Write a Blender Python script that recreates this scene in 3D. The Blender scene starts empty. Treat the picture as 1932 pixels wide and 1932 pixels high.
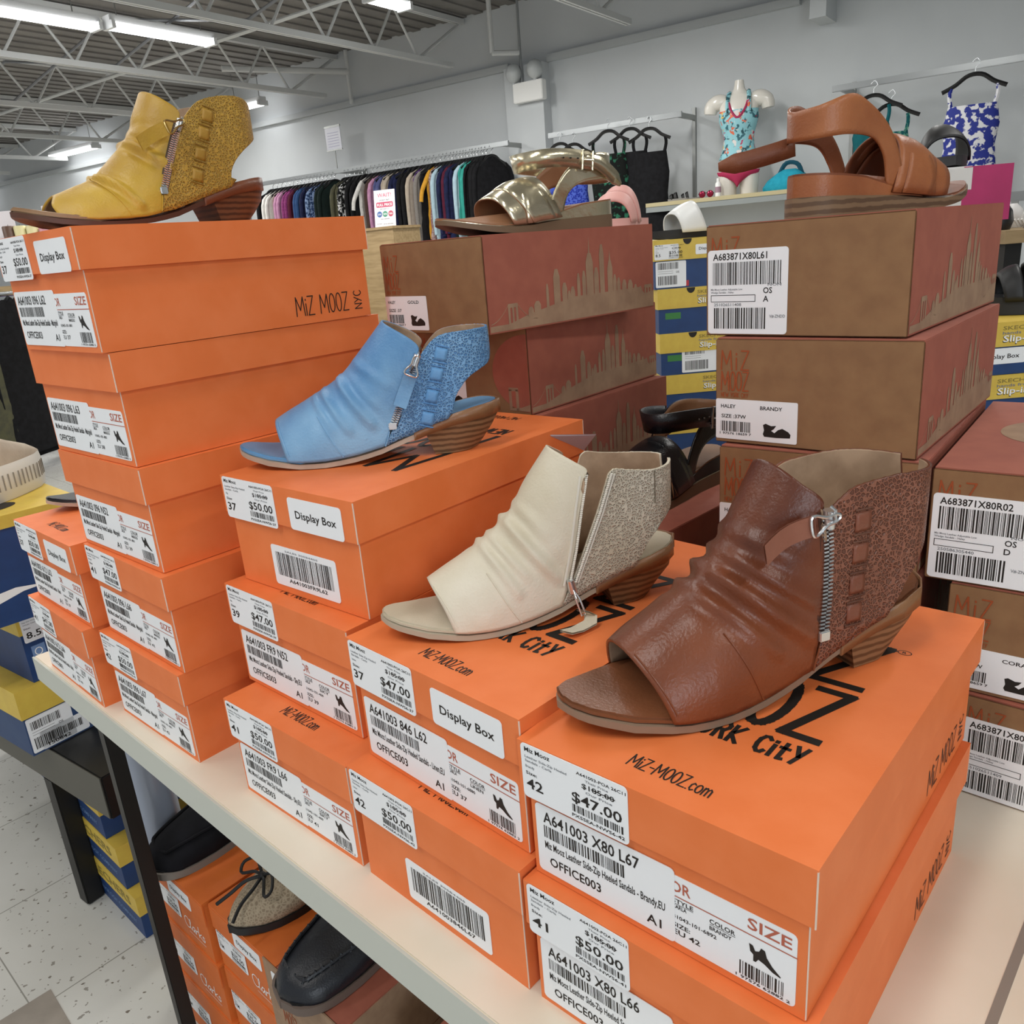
import bpy, bmesh, math, random
from mathutils import Vector, Matrix
PI = math.pi
sc = bpy.context.scene
COL = sc.collection
random.seed(7)

# ------------------------------------------------------------------ camera
TZ = 0.71                       # height of the white shelf's top; the floor is z = 0
FPX, PITCH, ROLL, CAMZ = 1528.05, -0.31702, -0.08002, 0.47118 + TZ
cp, sp, cr, sr = math.cos(PITCH), math.sin(PITCH), math.cos(ROLL), math.sin(ROLL)
FWD = Vector((0, cp, sp)); UP0 = Vector((0, -sp, cp)); RT0 = Vector((1, 0, 0))
RT = RT0*cr + UP0*sr; UP = UP0*cr - RT0*sr
CAMP = Vector((0, 0, CAMZ))
cam = bpy.data.objects.new('camera', bpy.data.cameras.new('camera'))
COL.objects.link(cam)
cam.data.sensor_width = 36; cam.data.sensor_height = 36
cam.data.lens = 36*FPX/1932
cam.data.clip_start = 0.02; cam.data.clip_end = 100
cam.matrix_world = Matrix(((RT.x, UP.x, -FWD.x, 0), (RT.y, UP.y, -FWD.y, 0), (RT.z, UP.z, -FWD.z, CAMZ), (0, 0, 0, 1)))
sc.camera = cam

# ------------------------------------------------------------------ world, lights, exposure
w = bpy.data.worlds.new('world'); sc.world = w; w.use_nodes = True
bg = w.node_tree.nodes['Background']
bg.inputs[0].default_value = (0.93, 0.97, 1.0, 1); bg.inputs[1].default_value = 0.42
sc.view_settings.view_transform = 'Standard'; sc.view_settings.look = 'None'
sc.view_settings.gamma = 1.0; sc.view_settings.use_curve_mapping = False
sc.view_settings.exposure = 0.30
AZ = math.radians(-54.0)
WD = Vector((math.sin(AZ), math.cos(AZ), 0))     # along the back wall, to the left
WN = Vector((math.cos(AZ), -math.sin(AZ), 0))    # towards the back wall
WDIST = 7.34
def W(s, off, z): return WD*s + WN*(WDIST-off) + Vector((0, 0, z))
def area_light(name, loc, sx, sy, power, rz=0.0, color=(1, 0.985, 0.95), tilt=(0, 0)):
    l = bpy.data.lights.new(name, 'AREA'); l.shape = 'RECTANGLE'; l.size = sx; l.size_y = sy
    l.energy = power; l.color = color
    o = bpy.data.objects.new(name, l); COL.objects.link(o); o.location = loc
    o.rotation_euler = (tilt[0], tilt[1], rz); return o
RZN = math.atan2(WN.y, WN.x)
for s, nn, pw in [(2.2, -0.6, 15), (0.4, -0.9, 20), (-1.6, 0.2, 20), (-0.3, 2.6, 16), (1.6, 1.5, 14), (3.6, 0.8, 18), (6.4, 4.2, 50), (4.6, 5.0, 40), (1.0, 5.0, 20), (8.6, 5.6, 40), (9.5, 2.2, 40), (12.4, 5.8, 44), (2.8, 5.2, 28), (6.2, 0.6, 26), (13.5, 3.5, 40)]:
    area_light('ceiling_strip_light', WD*s + WN*nn + Vector((0, 0, 2.84)), 1.7, 0.18, pw, RZN)
# daylight through the shop front behind the viewer
wl = area_light('shop_window_daylight', (2.6, -4.2, 1.75), 5.0, 2.3, 285, color=(0.86, 0.93, 1.0))
wl.rotation_euler = (Vector((0.2, 0.9, 0.8))-Vector((2.6, -4.2, 1.75))).to_track_quat('-Z', 'Y').to_euler()

# ------------------------------------------------------------------ materials
def lin(c): return tuple((v/12.92 if v <= 0.04045 else ((v+0.055)/1.055)**2.4) for v in c)
def hexc(h): return lin(tuple(int(h[i:i+2], 16)/255 for i in (0, 2, 4)))+(1,)
MATS = {}
def mat(name, col, rough=0.6, metal=0.0, col2=None, nscale=8.0, nlo=0.35, nhi=0.65, bump=0.0, bscale=60.0, bdist=0.002, emit=0.0, kind=None, spec=None, alpha=None, coat=0.0, stretch=None, detail=6.0):
    if name in MATS: return MATS[name]
    m = bpy.data.materials.new(name); m.use_nodes = True; nt = m.node_tree; N = nt.nodes; L = nt.links
    p = N['Principled BSDF']; p.inputs['Roughness'].default_value = rough; p.inputs['Metallic'].default_value = metal
    if spec is not None: p.inputs['Specular IOR Level'].default_value = spec
    if coat: p.inputs['Coat Weight'].default_value = coat; p.inputs['Coat Roughness'].default_value = 0.2
    c1 = hexc(col); p.inputs['Base Color'].default_value = c1
    m.diffuse_color = c1
    tc = N.new('ShaderNodeTexCoord')
    vec = tc.outputs['Object']
    if stretch:
        mp = N.new('ShaderNodeMapping'); mp.inputs['Scale'].default_value = stretch; L.new(vec, mp.inputs[0]); vec = mp.outputs[0]
    if col2:
        if kind == 'wave':
            t = N.new('ShaderNodeTexWave'); t.bands_direction = 'Z'; t.inputs['Scale'].default_value = nscale; t.inputs['Distortion'].default_value = 1.2
            t.inputs['Detail Scale'].default_value = 2.0
        elif kind == 'voronoi':
            t = N.new('ShaderNodeTexVoronoi'); t.feature = 'DISTANCE_TO_EDGE'; t.inputs['Scale'].default_value = nscale
        elif kind == 'cells':
            t = N.new('ShaderNodeTexVoronoi'); t.inputs['Scale'].default_value = nscale
        else:
            t = N.new('ShaderNodeTexNoise'); t.inputs['Scale'].default_value = nscale; t.inputs['Detail'].default_value = detail
        L.new(vec, t.inputs['Vector'])
        r = N.new('ShaderNodeValToRGB'); r.color_ramp.elements[0].position = nlo; r.color_ramp.elements[1].position = nhi
        r.color_ramp.elements[0].color = c1; r.color_ramp.elements[1].color = hexc(col2)
        out = t.outputs[0]
        L.new(out, r.inputs[0]); L.new(r.outputs[0], p.inputs['Base Color'])
    if bump:
        t2 = N.new('ShaderNodeTexNoise'); t2.inputs['Scale'].default_value = bscale; t2.inputs['Detail'].default_value = 4
        L.new(vec, t2.inputs['Vector'])
        b = N.new('ShaderNodeBump'); b.inputs['Strength'].default_value = bump; b.inputs['Distance'].default_value = bdist
        L.new(t2.outputs[0], b.inputs['Height']); L.new(b.outputs[0], p.inputs['Normal'])
    if emit:
        p.inputs['Emission Color'].default_value = c1; p.inputs['Emission Strength'].default_value = emit
    if alpha is not None:
        p.inputs['Alpha'].default_value = alpha
    MATS[name] = m; return m
def leather(name, a, b, rough=0.45, bump=0.35, nscale=22):
    return mat(name, a, rough, col2=b, nscale=nscale, nlo=0.32, nhi=0.68, bump=bump, bscale=520, bdist=0.0008, spec=0.45)
def perforated(name, a, b, hole, rough=0.5, scale=400):
    m = leather(name, a, b, rough, 0.2)
    if m.get('perf'): return m
    m['perf'] = 1
    nt = m.node_tree; N = nt.nodes; L = nt.links; p = N['Principled BSDF']
    tc = [n for n in N if n.type == 'TEX_COORD'][0]
    v = N.new('ShaderNodeTexVoronoi'); v.feature = 'DISTANCE_TO_EDGE'; v.inputs['Scale'].default_value = scale
    L.new(tc.outputs['Object'], v.inputs['Vector'])
    r = N.new('ShaderNodeValToRGB'); r.color_ramp.elements[0].position = 0.10; r.color_ramp.elements[1].position = 0.24
    r.color_ramp.elements[0].color = (0, 0, 0, 1); r.color_ramp.elements[1].color = (1, 1, 1, 1)
    L.new(v.outputs[0], r.inputs[0])
    v2 = N.new('ShaderNodeTexVoronoi'); v2.inputs['Scale'].default_value = scale
    L.new(tc.outputs['Object'], v2.inputs['Vector'])
    gt = N.new('ShaderNodeMath'); gt.operation = 'GREATER_THAN'; gt.inputs[1].default_value = 0.12
    L.new(v2.outputs['Color'], gt.inputs[0])
    mul = N.new('ShaderNodeMath'); mul.operation = 'MULTIPLY'; L.new(r.outputs[0], mul.inputs[0]); L.new(gt.outputs[0], mul.inputs[1])
    mx = N.new('ShaderNodeMix'); mx.data_type = 'RGBA'
    src = p.inputs['Base Color'].links[0].from_socket
    L.new(mul.outputs[0], mx.inputs[0]); L.new(src, mx.inputs[6]); mx.inputs[7].default_value = hexc(hole)
    L.new(mx.outputs[2], p.inputs['Base Color'])
    b = N.new('ShaderNodeBump'); b.invert = True; b.inputs['Strength'].default_value = 0.9; b.inputs['Distance'].default_value = 0.0015
    L.new(mul.outputs[0], b.inputs['Height']); L.new(b.outputs[0], p.inputs['Normal'])
    return m

M_ORANGE = mat('orange_card', 'EB8048', 0.55, col2='E5783E', nscale=30, bump=0.06, bscale=900, bdist=0.0006, spec=0.35)
M_CORE = mat('white_card_core', 'E2CDBC', 0.8)
M_INK = mat('black_ink', '17130F', 0.6)
M_PAPER = mat('white_label_paper', 'EEF0F2', 0.45, spec=0.4)
M_RED = mat('label_red', 'B5614B', 0.6)
M_GREY = mat('label_grey', '7C7F84', 0.6)
M_KRAFT = mat('kraft_card', '8F6B48', 0.75, col2='846040', nscale=45, bump=0.08, bscale=500, bdist=0.0006)
M_KRAFTL = mat('kraft_skyline', 'A3866B', 0.75, col2='957860', nscale=60)
M_ROSE = mat('rose_card', 'A55F4C', 0.7, col2='9D5847', nscale=50, bump=0.05, bscale=600, bdist=0.0005)
M_RUST = mat('rust_ink', '9C4A22', 0.7)
M_SHELF = mat('cream_laminate', 'E9E0CE', 0.35, col2='E4DAC6', nscale=14, spec=0.4)
M_SHELFE = mat('grey_edge_band', 'C3C6BC', 0.5)
M_BLACKM = mat('black_metal', '161514', 0.45, spec=0.4)
M_STEEL = mat('chrome', 'DADDDF', 0.24, .9)
M_STEELD = mat('dull_chrome', '9A9C9A', 0.4, 0.85)
M_GOLD = mat('gold_metal', 'B49A63', 0.3, 0.9)
M_WHITEP = mat('white_plastic', 'E9E9E6', 0.4)
M_STACK = mat('stacked_leather_heel', '8A6A4B', 0.5, col2='5E442D', kind='wave', nscale=62, nlo=0.30, nhi=0.8, spec=0.4)
M_STACKD = mat('dark_stacked_heel', '71482F', 0.5, col2='4A2C1C', kind='wave', nscale=62, nlo=0.30, nhi=0.8, spec=0.4)
M_RAND = leather('rand_leather', '7E5638', '8F6846', 0.35)
M_LINING = mat('tan_lining', 'B3977C', 0.8, col2='9A7F66', nscale=60, bump=0.2, bscale=300, bdist=0.0006)
M_LINING.use_backface_culling = False
M_SOLEW = mat('pale_sole_edge', 'C0AE9C', 0.6, col2='AD9A88', nscale=40)
M_SOLED = mat('dark_sole_edge', '54301F', 0.5)

# ------------------------------------------------------------------ mesh helpers
class MB:
    def __init__(s): s.v = []; s.f = []; s.m = []
    def add(s, vs, fs, mi=0, M=None):
        o = len(s.v)
        if M is not None: vs = [M @ Vector(v) for v in vs]
        s.v += [tuple(v) for v in vs]
        s.f += [tuple(i+o for i in f) for f in fs]; s.m += [mi]*len(fs); return s
    def box(s, x0, x1, y0, y1, z0, z1, mi=0, M=None):
        return s.add([(x0,y0,z0),(x1,y0,z0),(x1,y1,z0),(x0,y1,z0),(x0,y0,z1),(x1,y0,z1),(x1,y1,z1),(x0,y1,z1)],
              [(0,3,2,1),(4,5,6,7),(0,1,5,4),(1,2,6,5),(2,3,7,6),(3,0,4,7)], mi, M)
    def prism(s, poly, d0, d1, axis='y', mi=0, M=None):      # poly in the two other axes, extruded from d0 to d1
        n = len(poly)
        def P(a, b, d): return (a, d, b) if axis == 'y' else ((a, b, d) if axis == 'z' else (d, a, b))
        vs = [P(a, b, d0) for a, b in poly] + [P(a, b, d1) for a, b in poly]
        fs = [tuple(range(n)), tuple(range(2*n-1, n-1, -1))] + [(i, n+i, n+(i+1) % n, (i+1) % n) for i in range(n)]
        return s.add(vs, fs, mi, M)
    def tube(s, pts, r, seg=8, mi=0, caps=True, closed=False):
        pts = [Vector(p) for p in pts]; n = len(pts); rs = r if isinstance(r, (list, tuple)) else [r]*n
        vs = []; fs = []; up = None
        for i, p in enumerate(pts):
            t = (pts[(i+1) % n]-pts[i-1]) if closed else (pts[min(i+1, n-1)]-pts[max(i-1, 0)])
            t.normalize()
            if up is None: up = Vector((0, 0, 1)) if abs(t.z) < 0.9 else Vector((1, 0, 0))
            a = t.cross(up).normalized(); b = a.cross(t).normalized(); up = b
            for k in range(seg):
                q = 2*PI*k/seg; vs.append(p + (a*math.cos(q)+b*math.sin(q))*rs[i])
        for i in range(n if closed else n-1):
            for k in range(seg):
                j = (i+1) % n
                fs.append((i*seg+k, i*seg+(k+1) % seg, j*seg+(k+1) % seg, j*seg+k))
        if caps and not closed: fs += [tuple(range(seg))[::-1], tuple(range((n-1)*seg, n*seg))]
        return s.add(vs, fs, mi)
    def loft(s, rings, mi=0, caps=True, closed=True):
        k = len(rings[0]); vs = [p for r in rings for p in r]; fs = []
        for i in range(len(rings)-1):
            for j in range(k if closed else k-1):
                a = i*k+j; b = i*k+(j+1) % k; fs.append((a, b, b+k, a+k))
        if caps and closed: fs += [tuple(range(k))[::-1], tuple(range((len(rings)-1)*k, len(rings)*k))]
        return s.add(vs, fs, mi)
    def ell(s, c, rx, ry, rz, mi=0, u=12, v=8):
        vs = []; fs = []
        for i in range(v+1):
            th = PI*i/v
            for j in range(u):
                ph = 2*PI*j/u; vs.append((c[0]+rx*math.sin(th)*math.cos(ph), c[1]+ry*math.sin(th)*math.sin(ph), c[2]+rz*math.cos(th)))
        for i in range(v):
            for j in range(u): fs.append((i*u+j, (i+1)*u+j, (i+1)*u+(j+1) % u, i*u+(j+1) % u))
        return s.add(vs, fs, mi)
    def build(s, name, mats, parent=None, smooth=False, bevel=0.0, loc=None, merge=True, normals=True):
        me = bpy.data.meshes.new(name); me.from_pydata(s.v, [], s.f)
        if not isinstance(mats, (list, tuple)): mats = [mats]
        for m in mats: me.materials.append(m)
        me.polygons.foreach_set('material_index', s.m); me.update()
        if merge or bevel or normals:
            bm = bmesh.new(); bm.from_mesh(me)
            if merge: bmesh.ops.remove_doubles(bm, verts=bm.verts, dist=1e-6)
            if normals: bmesh.ops.recalc_face_normals(bm, faces=bm.faces)
            if bevel:
                ed = [e for e in bm.edges if len(e.link_faces) == 2 and e.calc_face_angle(0) > 0.5]
                bmesh.ops.bevel(bm, geom=ed, offset=bevel, segments=2, affect='EDGES', clamp_overlap=True)
            bm.to_mesh(me); bm.free()
        if smooth:
            me.polygons.foreach_set('use_smooth', [True]*len(me.polygons))
            if smooth != 'all': me.set_sharp_from_angle(angle=math.radians(45))
        o = bpy.data.objects.new(name, me); COL.objects.link(o)
        if parent is not None: o.parent = parent
        if loc is not None: o.location = loc
        return o
def tag(o, label=None, cat=None, group=None, kind=None):
    if label: o['label'] = label
    if cat: o['category'] = cat
    if group: o['group'] = group
    if kind: o['kind'] = kind
    return o
def thing(name, label, cat, loc=(0, 0, 0), rz=0.0, group=None, scale=1.0):
    o = bpy.data.objects.new(name, None); COL.objects.link(o); o.location = loc; o.rotation_euler = (0, 0, rz)
    o.empty_display_size = 0.05
    if scale != 1.0: o.scale = scale if isinstance(scale, tuple) else (scale,)*3
    return tag(o, label, cat, group)
def lerp(a, b, t): return a+(b-a)*t
def sstep(t): t = max(0, min(1, t)); return t*t*(3-2*t)
def interp(tab, x):
    if x <= tab[0][0]: return tab[0][1]
    for (a, b), (c, d) in zip(tab[:-1], tab[1:]):
        if x <= c: return lerp(b, d, (x-a)/(c-a))
    return tab[-1][1]
def catmull(pts, n, closed=False):      # n samples, equal arc length
    P = [Vector(p) for p in pts]; out = []; m = len(P)
    segs = m if closed else m-1
    for i in range(segs):
        g = (lambda k: P[k % m]) if closed else (lambda k: P[max(0, min(m-1, k))])
        p0, p1, p2, p3 = g(i-1), g(i), g(i+1), g(i+2)
        for k in range(16):
            t = k/16
            out.append(0.5*((2*p1)+(p2-p0)*t+(2*p0-5*p1+4*p2-p3)*t*t+(3*p1-p0-3*p2+p3)*t**3))
    out.append(P[0] if closed else P[-1])
    return resample(out, n)
def resample(pts, n):
    P = [Vector(p) for p in pts]; d = [0.0]
    for a, b in zip(P[:-1], P[1:]): d.append(d[-1]+(b-a).length)
    res = []; j = 0
    for i in range(n):
        t = d[-1]*i/(n-1)
        while j < len(P)-2 and d[j+1] < t: j += 1
        sgm = d[j+1]-d[j]; res.append(P[j].lerp(P[j+1], (t-d[j])/sgm if sgm > 1e-12 else 0))
    return res
def dist_poly(p, poly):
    best = 1e9
    for (ax, az), (bx, bz) in zip(poly[:-1], poly[1:]):
        dx, dz = bx-ax, bz-az; l = dx*dx+dz*dz
        t = 0 if l < 1e-14 else max(0, min(1, ((p[0]-ax)*dx+(p[1]-az)*dz)/l))
        best = min(best, math.hypot(p[0]-ax-t*dx, p[1]-az-t*dz))
    return best

# ------------------------------------------------------------------ writing
_txt = {}
def text2d(s):
    if s in _txt: return _txt[s]
    cu = bpy.data.curves.new('t', 'FONT'); cu.body = s; cu.resolution_u = 2; cu.size = 1.0; cu.offset = 0.014
    ob = bpy.data.objects.new('t', cu); COL.objects.link(ob)
    dg = bpy.context.evaluated_depsgraph_get(); dg.update()
    me = bpy.data.meshes.new_from_object(ob.evaluated_get(dg))
    vs = [(v.co.x, v.co.y) for v in me.vertices]; fs = [tuple(p.vertices) for p in me.polygons]
    bpy.data.objects.remove(ob); bpy.data.curves.remove(cu); bpy.data.meshes.remove(me)
    x0 = min(v[0] for v in vs); x1 = max(v[0] for v in vs)
    cap = 0.73
    _txt[s] = ([((x-x0)/cap, y/cap) for x, y in vs], fs, (x1-x0)/cap); return _txt[s]
STROKE = {
 'M': (.72, [[(0,0),(.06,1),(.36,.3),(.64,1),(.72,0)]]), 'i': (.04, [[(.02,0),(.02,.62)], [(.02,.80),(.02,.86)]]),
 'Z': (.5, [[(.02,1),(.5,1),(0,0),(.5,0)]]), 'O': (.46, ['o']), 'o': (.4, ['s']), 'N': (.46, [[(0,0),(.02,1),(.44,0),(.46,1)]]),
 'E': (.4, [[(.4,1),(0,1),(0,0),(.4,0)], [(0,.52),(.34,.52)]]), 'W': (.7, [[(0,1),(.17,0),(.35,.75),(.53,0),(.7,1)]]),
 'Y': (.46, [[(0,1),(.23,.45)], [(.46,1),(.1,0)]]), 'R': (.42, [[(0,0),(0,1),(.3,1),(.42,.85),(.42,.68),(.3,.52),(0,.52)], [(.2,.52),(.42,0)]]),
 'K': (.42, [[(0,0),(0,1)], [(.42,1),(0,.45),(.42,0)]]), 'C': (.44, [[(.44,.86),(.3,1),(.14,.96),(.02,.75),(0,.45),(.06,.15),(.2,0),(.34,.02),(.44,.15)]]),
 'T': (.36, [[(.16,.95),(.14,0),(.3,.03)], [(0,.66),(.36,.66)]]), 'I': (.04, [[(.02,0),(.02,.66)], [(.02,.84),(.02,.9)]]), '-': (.3, [[(0,.45),(.3,.45)]]),
 '.': (.05, [[(0,0),(.05,0)]]), 'c': (.32, [[(.32,.52),(.18,.62),(.03,.45),(.03,.15),(.16,0),(.32,.1)]]),
 'm': (.56, [[(0,0),(.02,.6),(.02,.45),(.16,.62),(.27,.5),(.27,0)], [(.27,.45),(.42,.62),(.54,.5),(.56,0)]]),
 'l': (.2, [[(0,.1),(.16,.8),(.12,1),(.05,.8),(.05,.1),(.2,.05)]]), 'a': (.36, [[(.3,.5),(.12,.5),(0,.2),(.12,0),(.3,.4),(.28,.05),(.36,.05)]]),
 'r': (.26, [[(0,0),(.04,.45),(.04,.3),(.2,.5),(.26,.45)]]), 'k': (.34, [[(0,0),(.06,1)], [(.3,.5),(.04,.25),(.34,0)]]), 's': (.26, [[(.24,.45),(.1,.5),(.05,.35),(.22,.2),(.16,0),(0,.05)]]),
 'y': (.4, [[(0,.9),(.2,.4)], [(.4,.9),(.1,0)]]), ' ': (.3, []),
}
def stroke_text(s, gap=.14):
    """list of polylines in cap-height units, total width"""
    x = 0; out = []
    for ch in s:
        wd_, ls = STROKE[ch]
        for l in ls:
            if l == 'o': l = [(.23+.23*math.cos(q*PI/10+1.6), .5+.5*math.sin(q*PI/10+1.6)) for q in range(21)]
            elif l == 's': l = [(.2+.2*math.cos(q*PI/8), .32+.32*math.sin(q*PI/8)) for q in range(17)]
            out.append([(a+x, b) for a, b in l])
        x += wd_+gap
    return out, x-gap
class Print:
    """2-D ink laid on a surface: P(x, y) -> 3-D through matrix M (x right, y up, z out)."""
    def __init__(s, mb, M, z=0.00018): s.mb = mb; s.M = M; s.z = z
    def poly(s, pts, mi=1, dz=0.0): s.mb.add([(a, b, s.z+dz) for a, b in pts], [tuple(range(len(pts)))], mi, s.M)
    def rect(s, x0, y0, x1, y1, mi=1, dz=0.0): s.poly([(x0,y0),(x1,y0),(x1,y1),(x0,y1)], mi, dz)
    def text(s, t, x, y, h, width=None, mi=1, rot=0.0, cond=1.0):
        vs, fs, wd_ = text2d(t); sx = (width/wd_ if width else h*cond); c, sn = math.cos(rot), math.sin(rot)
        s.mb.add([(x+c*a*sx-sn*b*h, y+sn*a*sx+c*b*h, s.z) for a, b in vs], fs, mi, s.M)
    def stroke(s, t, x, y, h, width, th, mi=1, rot=0.0, gap=.14):
        ls, wd_ = stroke_text(t, gap); sx = width/wd_; c, sn = math.cos(rot), math.sin(rot)
        for l in ls:
            q = [(x+c*a*sx-sn*b*h, y+sn*a*sx+c*b*h) for a, b in l]
            for kk, ((ax, ay), (bx, by)) in enumerate(zip(q[:-1], q[1:])):
                d = math.hypot(bx-ax, by-ay)
                if d < 1e-9: continue
                ux, uy = (bx-ax)/d*th/2, (by-ay)/d*th/2
                s.poly([(ax-ux*.8+uy, ay-uy*.8-ux), (bx+ux*.8+uy, by+uy*.8-ux), (bx+ux*.8-uy, by+uy*.8+ux), (ax-ux*.8-uy, ay-uy*.8+ux)], mi, (kk % 9)*2e-5)
    def bars(s, x0, y0, x1, y1, n, seed, mi=1):
        r = random.Random(seed); x = x0; u = (x1-x0)/(n*2.0)
        while x < x1-u:
            wd_ = u*r.choice((.6, .6, 1.2, 1.8)); s.rect(x, y0, min(x+wd_, x1), y1, mi); x += wd_+u*r.choice((.7, .7, 1.2, 1.6))
FRONT = lambda x, y, z: Matrix(((1,0,0,x),(0,0,-1,y),(0,1,0,z),(0,0,0,1)))      # faces -Y
RIGHT = lambda x, y, z: Matrix(((0,0,1,x),(1,0,0,y),(0,1,0,z),(0,0,0,1)))       # faces +X, x runs back
TOP = lambda x, y, z: Matrix(((1,0,0,x),(0,1,0,y),(0,0,1,z),(0,0,0,1)))
def rrect(w_, h_, r=0.003, k=4):
    out = []
    for cx, cy, a0 in ((w_-r, r, -PI/2), (w_-r, h_-r, 0), (r, h_-r, PI/2), (r, r, PI)):
        for i in range(k+1): a = a0+PI/2*i/k; out.append((cx+r*math.cos(a), cy+r*math.sin(a)))
    return out
def sticker(name, parent, M, w_, h_, draw, t=0.0004, r=0.003, mats=None, label=None, curl=0.0):
    mb = MB(); n0 = rrect(w_, h_, r)
    mb.prism([(a, b) for a, b in n0], 0, t, 'z', 0, M)
    draw(Print(mb, M @ Matrix.Translation((0, 0, t)), 0.00015))
    o = mb.build(name, mats or [M_PAPER, M_INK, M_RED, M_GREY], parent, normals=False, merge=False)
    if label: o['label'] = label
    return o
def d_price(size, price, color):
    def f(p):
        p.text('Miz Mooz', .003, .0325, .0032, .019)
        p.text('Leather Side-Zip Heeled', .003, .0282, .0017, .031, 3); p.text('Sandals - Carla', .003, .0254, .0017, .020, 3)
        p.text(color, .003, .0215, .0018, None, 3); p.text('Size:', .003, .0168, .0022, .0085)
        p.text(size, .003, .0072, .0072, .0125)
        p.text('A641003-POA 26C11', .041, .0322, .0020, .033); p.text('Their Price', .047, .0292, .0015, .0155, 3)
        p.text('$185.00', .0445, .0245, .0034, .022); p.rect(.051, .0258, .067, .0264)
        p.text('Our Price', .047, .0215, .0016, .018, 3)
        p.text(price, .037, .0128, .0070, .034)
        p.bars(.037, .0058, .072, .0108, 26, size+price); p.text('PXSSEA-NWS6-'+size, .0365, .0022, .0022, .036)
    return f
def d_white(code, desc):
    def f(p):
        p.text(code, .006, .0375, .0082, .068); p.bars(.006, .0265, .064, .0352, 44, code, 1)
        p.text('Miz Mooz Leather Side-Zip Heeled Sandals - '+desc, .006, .0185, .0055, .084)
        p.text('OFFICE003', .009, .0065, .0066, .038); p.text('A1', .078, .0050, .0062, .0095)
    return f
SHOEPIC = [(0,.95),(.12,.92),(.2,.7),(.32,.78),(.38,.98),(.5,.94),(.56,.66),(.74,.36),(1,.1),(.98,.05),(.74,.12),(.5,.3),(.3,.38),(.22,.2),(.14,.2),(.14,.5),(.04,.6)]
def d_size(style, color, code, eu):
    def f(p):
        p.text('OR', .000, .0350, .0072, .012, 2); p.text('SIZE', .044, .0355, .0072, .023, 2)
        p.rect(.0, .0315, .070, .0322, 2)
        p.text('STYLE', .001, .0275, .0028, .0125); p.rect(.001, .0266, .0135, .0269); p.text(style, .001, .0238, .0026, .0085)
        p.text('COLOR', .023, .0258, .0030, .0145); p.rect(.023, .0248, .0375, .0251); p.text(color, .023, .0215, .0026, .0125)
        p.text(code, .001, .0170, .0025, .026); p.text('SIZE:', .001, .0112, .0030, .0105); p.text('EU '+eu, .001, .0062, .0036, .0165)
        p.poly([(.045+a*.017, .0135+b*.0135) for a, b in SHOEPIC], 1)
        p.bars(.040, .0035, .064, .0125, 20, code+eu); p.text('1 97576 62882 2', .038, .0012, .0018, .029)
    return f
def d_display(p): p.text('Display Box', .0085, .0105, .0068, .052)
def d_barcode(code):
    def f(p):
        p.text('SALES 30584405', .020, .0325, .0016, .045, 3); p.bars(.006, .0095, .082, .0310, 46, code); p.text(code, .020, .0045, .0036, .052)
    return f

# ------------------------------------------------------------------ the orange shoe boxes
BW, BL, BH, BHL, INS = 0.18, 0.3009, 0.1007, 0.0337, 0.004
def top_logo(p, flip):
    M0 = p.M
    if flip: p.M = M0 @ Matrix.Translation((BW, BL, 0)) @ Matrix.Rotation(PI, 4, 'Z')
    p.stroke('MiZ-MOOZ.com', .066, .0165, .0105, .050, .0009, 1, 0.0)
    p.stroke('NEW YORK CITY', .036, .0675, .0165, .106, .0027, 1, 0.0, .26)
    p.stroke('MOOZ', .034, .0935, .056, .108, .0062, 1, 0.0, .17); p.stroke('MiZ', .034, .1610, .061, .108, .0062, 1, 0.0, .22)
    for k in range(16):
        a, b = 2*PI*k/16, 2*PI*(k+1)/16
        p.poly([(.150+.0045*math.cos(a), .2225+.0032*math.sin(a)), (.150+.0045*math.cos(b), .2225+.0032*math.sin(b)), (.150+.0039*math.cos(b), .2225+.0026*math.sin(b)), (.150+.0039*math.cos(a), .2225+.0026*math.sin(a))], 1)
    p.text('R', .1486, .2212, .0026, .0028)
    p.M = M0
def orange_box(label, x, y, lev, BH, yaw, stickers, flip=False, logo=True):
    z = lev*BH
    t = thing('shoe_box', label, 'shoe box', (x, y, z+TZ), yaw, 'orange shoe boxes on the white shelf')
    h = BH-0.0006
    b = MB(); b.box(INS, BW-INS, INS, BL-INS, 0, h-.004)
    b.box(BW-INS-.0004, BW-INS+.0002, INS-.0002, INS+.0005, .001, h-BHL-.0005, 2)
    p = Print(b, RIGHT(BW-INS, 0, 0), .0003)
    p.stroke('MiZ MOOZ', .202, .0085, .0185, .066, .0011, 1); p.stroke('NYC', .286, .0085, .0095, .0185, .0010, 1, PI/2)
    b.build('base', [M_ORANGE, M_INK, M_CORE], t, merge=False)
    l = MB(); l.box(0, BW, 0, BL, h-BHL, h)
    l.box(BW-.0005, BW+.0002, -.0002, .0006, h-BHL, h-.001, 2)
    l.box(BW-.0006, BW+.0002, BL-.0005, BL+.0002, h-BHL, h-.001, 2)
    if logo: top_logo(Print(l, TOP(0, 0, h), .0002), flip)
    l.build('lid', [M_ORANGE, M_INK, M_CORE], t, merge=False)
    for st in stickers:
        k = st[0]
        if k == 'price': sticker('price_sticker', t, FRONT(.003, -.0002, BH-.0385), .075, .0375, d_price(*st[1:]))
        elif k == 'display': sticker('display_sticker', t, FRONT(.097, -.0002, BH-.0350), .068, .0275, d_display)
        elif k == 'white': sticker('stock_label', t, FRONT(.0075, INS-.0004, .0045), .096, .0495, d_white(*st[1:]))
        elif k == 'size': sticker('size_label', t, FRONT(.101, INS-.0001, .0050), .0695, .0455, d_size(*st[1:]), .0003)
        elif k == 'bar': sticker('barcode_sticker', t, FRONT(.055, INS-.0002, .0065), .088, .0370, d_barcode(st[1]))
    return t
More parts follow.
